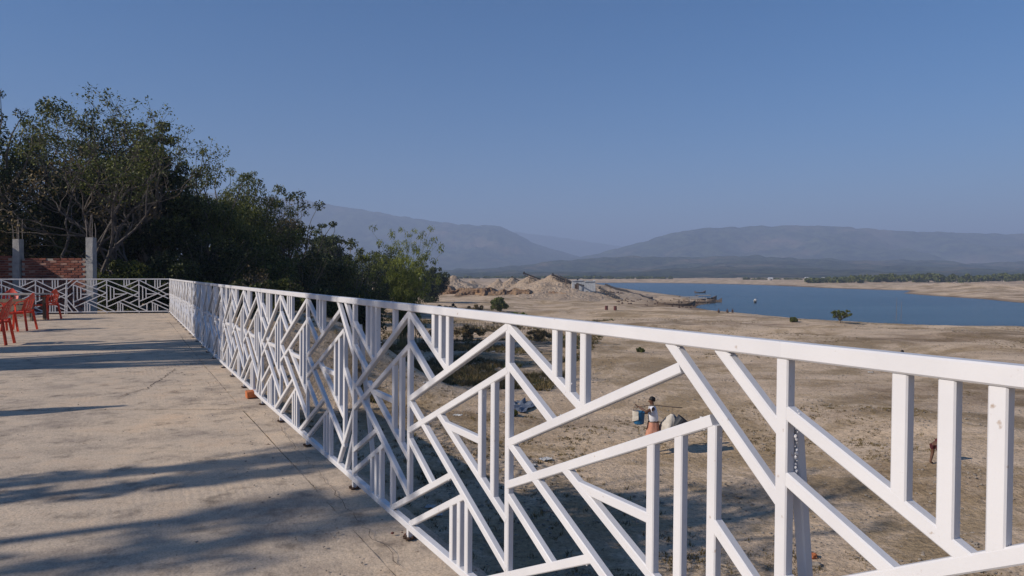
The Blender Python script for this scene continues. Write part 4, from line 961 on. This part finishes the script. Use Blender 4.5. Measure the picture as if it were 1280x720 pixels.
for k in range(34): wood_tree(565+k*8+rn.uniform(-4, 4), 620+rn.uniform(0, 120), 347.5+rn.uniform(-1.5, 1.0), rn.uniform(4, 7))
V, Q = leaves_np(np.array(C), np.array(Rr), 52000, 1.3, rs, .8, 0, 1.3)
w_ = link('far_wood', mesh_np('far_wood', V, Q), M['leaf2']); tag(w_, 'dark line of trees on the far shore under the hills', 'wood', kind='stuff')
tv.v = tv.v; o = tv.build('far_wood_trunks', M['bark']); tag(o, 'trunks of the dark tree line on the far shore', 'trunks', kind='stuff')

# ------------------------------------------------------------------ people
def skin_body(name, joints, bones, mat, parent, sub=2):
    me = bpy.data.meshes.new(name); names = list(joints); idx = {n: i for i, n in enumerate(names)}
    me.from_pydata([joints[n][0] for n in names], [(idx[a], idx[b]) for a, b in bones], []); me.update()
    o = bpy.data.objects.new(name, me); SC.collection.objects.link(o)
    sm = o.modifiers.new('skin', 'SKIN'); sm.use_smooth_shade = True; sm.branch_smoothing = .3
    for i, n in enumerate(names):
        r = joints[n][1]; v = me.skin_vertices[0].data[i]; v.radius = r if hasattr(r, '__len__') else (r, r)
    me.skin_vertices[0].data[0].use_root = True
    o.modifiers.new('sub', 'SUBSURF').levels = sub; o.modifiers['sub'].render_levels = sub
    bpy.context.view_layer.update(); dg = bpy.context.evaluated_depsgraph_get()
    m2 = bpy.data.meshes.new_from_object(o.evaluated_get(dg)); bpy.data.objects.remove(o); m2.materials.clear(); m2.materials.append(mat)
    return link(name, m2, None, parent, smooth=True)
def hand(J, Bn, tag_, wrist, d, curl, s=1.0):
    d = Vector(d).normalized(); sd = d.cross(Vector(curl)).normalized(); c = Vector(curl).normalized(); w0 = Vector(wrist)
    J[tag_+'palm'] = (w0+d*.05*s, (.026*s, .016*s)); Bn.append((tag_+'wrist', tag_+'palm'))
    for k, (off_, ln) in enumerate(((-.030, .062), (-.010, .074), (.010, .068), (.030, .054))):
        b = w0+d*.085*s+sd*off_*s; q = b+d*ln*.45*s+c*.012*s; e = q+d*ln*.25*s+c*ln*.5*s
        for n, p in (('a', b), ('b', q), ('c', e)): J[f'{tag_}f{k}{n}'] = (p, .0085*s)
        Bn += [(tag_+'palm', f'{tag_}f{k}a'), (f'{tag_}f{k}a', f'{tag_}f{k}b'), (f'{tag_}f{k}b', f'{tag_}f{k}c')]
    t0 = w0+d*.035*s-sd*.035*s; t1 = t0+d*.03*s-sd*.012*s+c*.02*s; J[tag_+'ta'] = (t0, .011*s); J[tag_+'tb'] = (t1, .009*s)
    Bn += [(tag_+'palm', tag_+'ta'), (tag_+'ta', tag_+'tb')]
def head_bits(o, c, fwd, r=.1):
    c = Vector(c); f = Vector(fwd).normalized(); s = f.cross(Vector((0, 0, 1))).normalized(); u = s.cross(f)
    m3 = Matrix((s, f, u)).transposed()
    mm = MB(); mm.blob((0, 0, 0), r, 2, .06, 3, (.80, .95, 1.08)); mm.v = [tuple(c+m3@(Vector(v)+Vector((0, -.22*r, .18*r))*1.0)) for v in mm.v]
    # hair as a cap: keep faces above the brow / behind the face
    keep = [q for q in mm.f if all(((Vector(mm.v[i])-c).dot(u) > .12*r) or ((Vector(mm.v[i])-c).dot(f) < -.25*r and (Vector(mm.v[i])-c).dot(u) > -.55*r) for i in q)]
    mm.f = keep; mm.v = [tuple(c+(Vector(v)-c)*1.06) for v in mm.v]; mm.build('hair', M['hair'], o, smooth=True)
def carrier(base, rz, label):
    o = empty('person', base, rz); tag(o, label, 'person')                     # faces -X
    J = {'pelvis': ((0, 0, .92), (.13, .11)), 'belly': ((-.01, 0, 1.06), (.125, .10)), 'chest': ((-.03, 0, 1.26), (.165, .115)), 'neckb': ((-.03, 0, 1.42), (.075, .07)), 'neck': ((-.045, 0, 1.48), .050), 'head': ((-.06, 0, 1.555), (.068, .078)), 'crown': ((-.055, 0, 1.62), (.062, .07)), 'nose': ((-.145, 0, 1.55), .012),
         'hipL': ((0, .10, .86), .09), 'kneeL': ((-.10, .11, .48), .058), 'ankL': ((-.02, .11, .09), .038), 'toeL': ((-.16, .12, .03), .032),
         'hipR': ((0, -.10, .86), .09), 'kneeR': ((.02, -.11, .47), .058), 'ankR': ((.14, -.11, .09), .038), 'toeR': ((0, -.12, .03), .032),
         'shL': ((-.03, .19, 1.38), .06), 'elL': ((-.12, .26, 1.16), .042), 'Lwrist': ((-.34, .20, 1.12), .027),
         'shR': ((-.03, -.19, 1.38), .06), 'elR': ((-.20, -.30, 1.30), .042), 'Rwrist': ((-.38, -.14, 1.40), .027)}
    Bn = [('pelvis','belly'),('belly','chest'),('chest','neckb'),('neckb','neck'),('neck','head'),('head','crown'),('head','nose'),('pelvis','hipL'),('hipL','kneeL'),('kneeL','ankL'),('ankL','toeL'),('pelvis','hipR'),('hipR','kneeR'),('kneeR','ankR'),('ankR','toeR'),
          ('chest','shL'),('shL','elL'),('elL','Lwrist'),('chest','shR'),('shR','elR'),('elR','Rwrist')]
    hand(J, Bn, 'L', (-.34, .20, 1.12), (-1, .0, -.1), (0, 0, -1)); hand(J, Bn, 'R', (-.38, -.14, 1.40), (-.8, .4, .3), (0, .3, 1))
    skin_body('body', J, Bn, M['skin'], o)
    head_bits(o, (-.055, 0, 1.59), (-1, 0, 0), .088)
    J2 = {'a': ((0, 0, .90), (.19, .165)), 'b': ((-.01, 0, 1.10), (.185, .16)), 'c': ((-.03, 0, 1.27), (.215, .165)), 'd': ((-.03, 0, 1.415), (.10, .09)), 'sl': ((-.03, .19, 1.385), .082), 'el': ((-.08, .235, 1.27), .070), 'sr': ((-.03, -.19, 1.385), .082), 'er': ((-.11, -.245, 1.345), .068)}
    skin_body('shirt', J2, [('a','b'),('b','c'),('c','d'),('c','sl'),('sl','el'),('c','sr'),('sr','er')], M['shirt'], o)
    mm = MB(); n = 28; V = []
    for k in range(9):
        t = k/8; z = .95-.47*t
        for j in range(n):
            a = 2*math.pi*j/n; r = (.16+.05*t)*(1+.06*math.sin(a*6+t*2)+.05*math.sin(a*11)*t); V.append((r*.92*math.cos(a)-.02*t, r*1.12*math.sin(a), z))
    mm.add(V, [(k*n+j, (k+1)*n+j, (k+1)*n+(j+1) % n, k*n+(j+1) % n) for k in range(8) for j in range(n)]); mm.build('wrapped_cloth', M['lungi'], o, smooth=True)
    return o
pp = Vector(((817-640)/F*19.3, 19.3, 0)); pp.z = EYE.z-.342-(498-342.8)/F*19.3+.342-1.70
gzp = gz(pp.x, pp.y)
# stand him on the ground
Yp = 19.3
for _ in range(20):
    X = (817.5-640)/F*Yp; top = EYE.z-(497.5-342.8)/F*Yp; Yp += (top-1.70-gz(X, Yp))*1.5
pp = Vector(((817.5-640)/F*Yp, Yp, gz((817.5-640)/F*Yp, Yp)))
RZ = R(-8)
mano = carrier(pp, RZ, 'man in a white T-shirt and peach wrap carrying a shoulder pole on the sand')
mano.scale = (1.12, 1.12, 1.02)
def loc(x, y, z): v = Vector((x, y, z)); v.rotate(Matrix.Rotation(RZ, 3, 'Z').to_quaternion()); return pp+v
o = empty('shoulder_pole', pp, RZ); tag(o, 'thin bamboo shoulder pole across the shoulders of the walking man', 'pole')
mm = MB(); mm.tube([(-.62, -.09, 1.38), (-.25, -.09, 1.47), (.05, -.09, 1.49), (.45, -.09, 1.455), (.85, -.09, 1.43)], [.014, .018, .02, .018, .014], 7); mm.build('pole', M['wood'], o, smooth=True)
def hang(x, y, z, kind, label, name):
    q = empty(name, loc(x, y, z), RZ); tag(q, label, kind, 'loads on the shoulder pole'); return q
b1 = hang(-.44, -.09, .90, 'bucket', 'blue plastic tub with a white cloth hanging from the front of the shoulder pole', 'blue_tub')
mm = MB(); mm.lathe([(.12, 0), (.15, .02), (.18, .36), (.19, .38), (.17, .38), (.14, .05), (.02, .04)], (0, 0, 0), 18); mm.build('tub', M['blue'], b1, smooth=False)
mm = MB(); n = 10; V = []
for jj in range(n):
    for i in range(n): a = i/(n-1)*2.3+2.3; V.append((math.cos(a)*(.197+.02*mn.noise((i*.8, jj*.5, 1))), math.sin(a)*(.197+.02*mn.noise((i*.8, jj*.5, 4))), .42-.40*jj/(n-1)*(1-.35*i/(n-1))))
mm.add(V, [(jj*n+i, jj*n+i+1, (jj+1)*n+i+1, (jj+1)*n+i) for jj in range(n-1) for i in range(n-1)]); mm.build('cloth', M['sack'], b1, smooth=True)
mm = MB(); mm.tube([(-.2, 0, .38), (0, 0, .52)], .005, 5); mm.tube([(.2, 0, .38), (0, 0, .52)], .005, 5); mm.build('cord', M['wood'], b1)
b2 = hang(.56, -.09, .62, 'sack', 'white sack bulging around a dark bucket at the back end of the shoulder pole', 'white_sack')
mm = MB(); n = 22; V = []
prof = [(.16, -.08), (.23, .02), (.26, .18), (.235, .34), (.15, .50), (.04, .62)]
for r, z in prof:
    for jj in range(n): a = 2*math.pi*jj/n; q = r*(1+.15*math.sin(a*7+z*3)+.10*math.sin(a*3)); V.append((q*math.cos(a)+.22*z-.14, q*math.sin(a), z))
mm.add(V, [(k*n+j_, k*n+(j_+1) % n, (k+1)*n+(j_+1) % n, (k+1)*n+j_) for k in range(len(prof)-1) for j_ in range(n)]+[tuple(reversed(range(n)))]); mm.build('sack_cloth', M['sack'], b2, smooth=True)
mm = MB(); mm.lathe([(.02, 0), (.14, .01), (.18, .32), (.19, .33), (.165, .33), (.13, .05)], (.0, 0, 0), 16)
mt = Matrix.Rotation(R(38), 3, 'Y'); mm.v = [tuple(mt@Vector(v)+Vector((.10, -.14, .26))) for v in mm.v]; mm.build('bucket', M['dark'], b2)
mm = MB(); mm.tube([(-.02, 0, .6), (0, 0, .83)], .006, 5); mm.build('cord', M['wood'], b2)
def figure(base, rz, label, pose, top, low, s=1.0, group=None):
    o = empty('person', base, rz); tag(o, label, 'person', group)
    if pose == 'squat':
        J = {'pelvis': ((.10, 0, .24), (.14, .12)), 'chest': ((-.05, 0, .60), (.15, .11)), 'neck': ((-.12, 0, .76), .055), 'head': ((-.15, 0, .86), (.08, .09)), 'crown': ((-.15, 0, .93), .072),
             'kL': ((-.26, .14, .48), .065), 'aL': ((-.10, .13, .09), .04), 'tL': ((-.26, .14, .03), .033), 'kR': ((-.26, -.14, .48), .065), 'aR': ((-.10, -.13, .09), .04), 'tR': ((-.26, -.14, .03), .033),
             'sL': ((-.07, .17, .68), .055), 'eL': ((-.25, .22, .52), .04), 'Lwrist': ((-.45, .12, .42), .027), 'sR': ((-.07, -.17, .68), .055), 'eR': ((-.25, -.22, .52), .04), 'Rwrist': ((-.45, -.12, .42), .027)}
        hc = (-.15, 0, .90); tors = {'a': ((.06, 0, .34), (.16, .14)), 'b': ((-.05, 0, .60), (.165, .13)), 'c': ((-.09, 0, .70), (.12, .1))}; legs = ((.10, 0, .24), .17)
    elif pose == 'stoop':
        J = {'pelvis': ((.10, 0, .80), (.13, .11)), 'chest': ((-.28, 0, .86), (.15, .11)), 'neck': ((-.44, 0, .80), .05), 'head': ((-.52, 0, .72), (.08, .085)), 'crown': ((-.55, 0, .65), .07),
             'hL': ((.10, .09, .74), .085), 'kL': ((.02, .10, .42), .06), 'aL': ((.10, .11, .08), .04), 'tL': ((-.05, .12, .03), .033), 'hR': ((.10, -.09, .74), .085), 'kR': ((.10, -.10, .42), .06), 'aR': ((.2, -.11, .08), .04), 'tR': ((.06, -.12, .03), .033),
             'sL': ((-.36, .17, .82), .055), 'eL': ((-.38, .18, .56), .04), 'Lwrist': ((-.44, .12, .34), .027), 'sR': ((-.36, -.17, .82), .055), 'eR': ((-.38, -.18, .56), .04), 'Rwrist': ((-.44, -.12, .34), .027)}
        hc = (-.535, 0, .69); tors = {'a': ((.06, 0, .82), (.15, .14)), 'b': ((-.15, 0, .88), (.155, .13)), 'c': ((-.34, 0, .86), (.13, .11))}
    else:
        J = {'pelvis': ((0, 0, .9), (.13, .11)), 'chest': ((0, 0, 1.25), (.16, .11)), 'neck': ((0, 0, 1.46), .05), 'head': ((-.02, 0, 1.55), (.08, .088)), 'crown': ((-.02, 0, 1.63), .07),
             'hL': ((0, .1, .84), .085), 'kL': ((-.06, .11, .46), .058), 'aL': ((-.1, .11, .08), .038), 'tL': ((-.22, .11, .03), .032), 'hR': ((0, -.1, .84), .085), 'kR': ((.04, -.11, .46), .058), 'aR': ((.14, -.11, .08), .038), 'tR': ((.02, -.12, .03), .032),
             'sL': ((0, .18, 1.38), .055), 'eL': ((.03, .23, 1.12), .04), 'Lwrist': ((-.06, .22, .88), .027), 'sR': ((0, -.18, 1.38), .055), 'eR': ((.02, -.23, 1.12), .04), 'Rwrist': ((-.10, -.2, .9), .027)}
        hc = (-.02, 0, 1.59); tors = {'a': ((0, 0, .95), (.15, .13)), 'b': ((0, 0, 1.1), (.15, .13)), 'c': ((0, 0, 1.36), (.16, .12))}
    Bn = [('pelvis','chest'),('chest','neck'),('neck','head'),('head','crown')]
    for k in 'LR':
        if 'h'+k in J: Bn += [('pelvis','h'+k),('h'+k,'k'+k)]
        else: Bn += [('pelvis','k'+k)]
        Bn += [('k'+k,'a'+k),('a'+k,'t'+k),('chest','s'+k),('s'+k,'e'+k),('e'+k,k+'wrist')]
        hand(J, Bn, k, J[k+'wrist'][0], Vector(J[k+'wrist'][0])-Vector(J['e'+k][0]), (0, -.2 if k == 'L' else .2, -.2) if pose != 'stand' else (-1, 0, 0))
    skin_body('body', J, Bn, M['skin'], o, 1); head_bits(o, hc, (-1, 0, -.9 if pose == 'stoop' else 0), .096)
    if top: skin_body('shirt', tors, [('a','b'),('b','c')], M[top], o, 1)
    hp = J['pelvis'][0]
    lw = {'a': ((hp[0], 0, hp[2]+.06), (.15, .135))}; Bl = []
    for k, s_ in (('L', 1), ('R', -1)):
        src = Vector(J['h'+k][0]) if 'h'+k in J else Vector(hp); kn = Vector(J['k'+k][0]); lw['b'+k] = (tuple(src.lerp(kn, .15)+Vector((0, s_*.02, 0))), .108); lw['c'+k] = (tuple(src.lerp(kn, .72)), .088); Bl += [('a', 'b'+k), ('b'+k, 'c'+k)]
    skin_body('shorts', lw, Bl, M[low], o, 1); o.scale = (s, s, s); return o
def put(px, headpy, hgt, Y0):
    Y = Y0
    for _ in range(25):
        X = (px-640)/F*Y; top = EYE.z-(headpy-342.8)/F*Y; Y += (top-hgt-gz(X, Y))*1.2
    return Vector(((px-640)/F*Y, Y, gz((px-640)/F*Y, Y)))
figure(put(1131, 438, 1.0, 39), R(20), 'person squatting on the sand, head showing just above the right part of the top rail', 'squat', None, 'maroon')
figure(put(1174, 551, .62, 17)+Vector((0, 0, 0)), R(200), 'person stooping in maroon shorts, mostly hidden behind the near uprights', 'stoop', 'maroon', 'maroon', .68)
for i, (px, py, lab) in enumerate([(899, 390.5, 'small dark figure at the water edge, left of three'), (909.5, 391.5, 'small dark figure at the water edge, middle of three'), (915.5, 391.5, 'small dark figure at the water edge, right of three')]):
    p = place(px, py); figure(p, R(40*i), lab, 'squat', 'dark', 'dark', .62, 'figures at the water edge')
# two thin stakes in the water
for px, ht, lab in ((1120, 3.2, 'thin pale stake standing in the water, left of the pair'), (1126, 2.6, 'thin pale stake standing in the water, right of the pair')):
    p = at_z(px, 401, WZ); mm = MB(); mm.tube([(0, 0, -1), (.08, 0, ht)], [.03, .015], 5); o = mm.build('stake', M['wood'], None, p); tag(o, lab, 'stake', 'stakes in the lake')

# ------------------------------------------------------------------ haze
m = bpy.data.materials.new('haze'); m.use_nodes = True; t = m.node_tree; t.nodes.remove(t.nodes['Principled BSDF'])
pv = t.nodes.new('ShaderNodeVolumePrincipled'); pv.inputs['Color'].default_value = (.54, .69, 1, 1); pv.inputs['Density'].default_value = .00046; pv.inputs['Anisotropy'].default_value = .0
t.links.new(pv.outputs[0], t.nodes['Material Output'].inputs['Volume'])
zmax = 470; mm = MB(); mm.add([(x, y, z) for z in (WZ-8, zmax) for x, y in ((-16000, -4000), (18000, -4000), (18000, 12500), (-16000, 12500))], [(0,3,2,1),(4,5,6,7),(0,1,5,4),(1,2,6,5),(2,3,7,6),(3,0,4,7)])
tag(mm.build('haze', m), 'pale blue haze lying over the lake and hills', 'haze', kind='stuff')
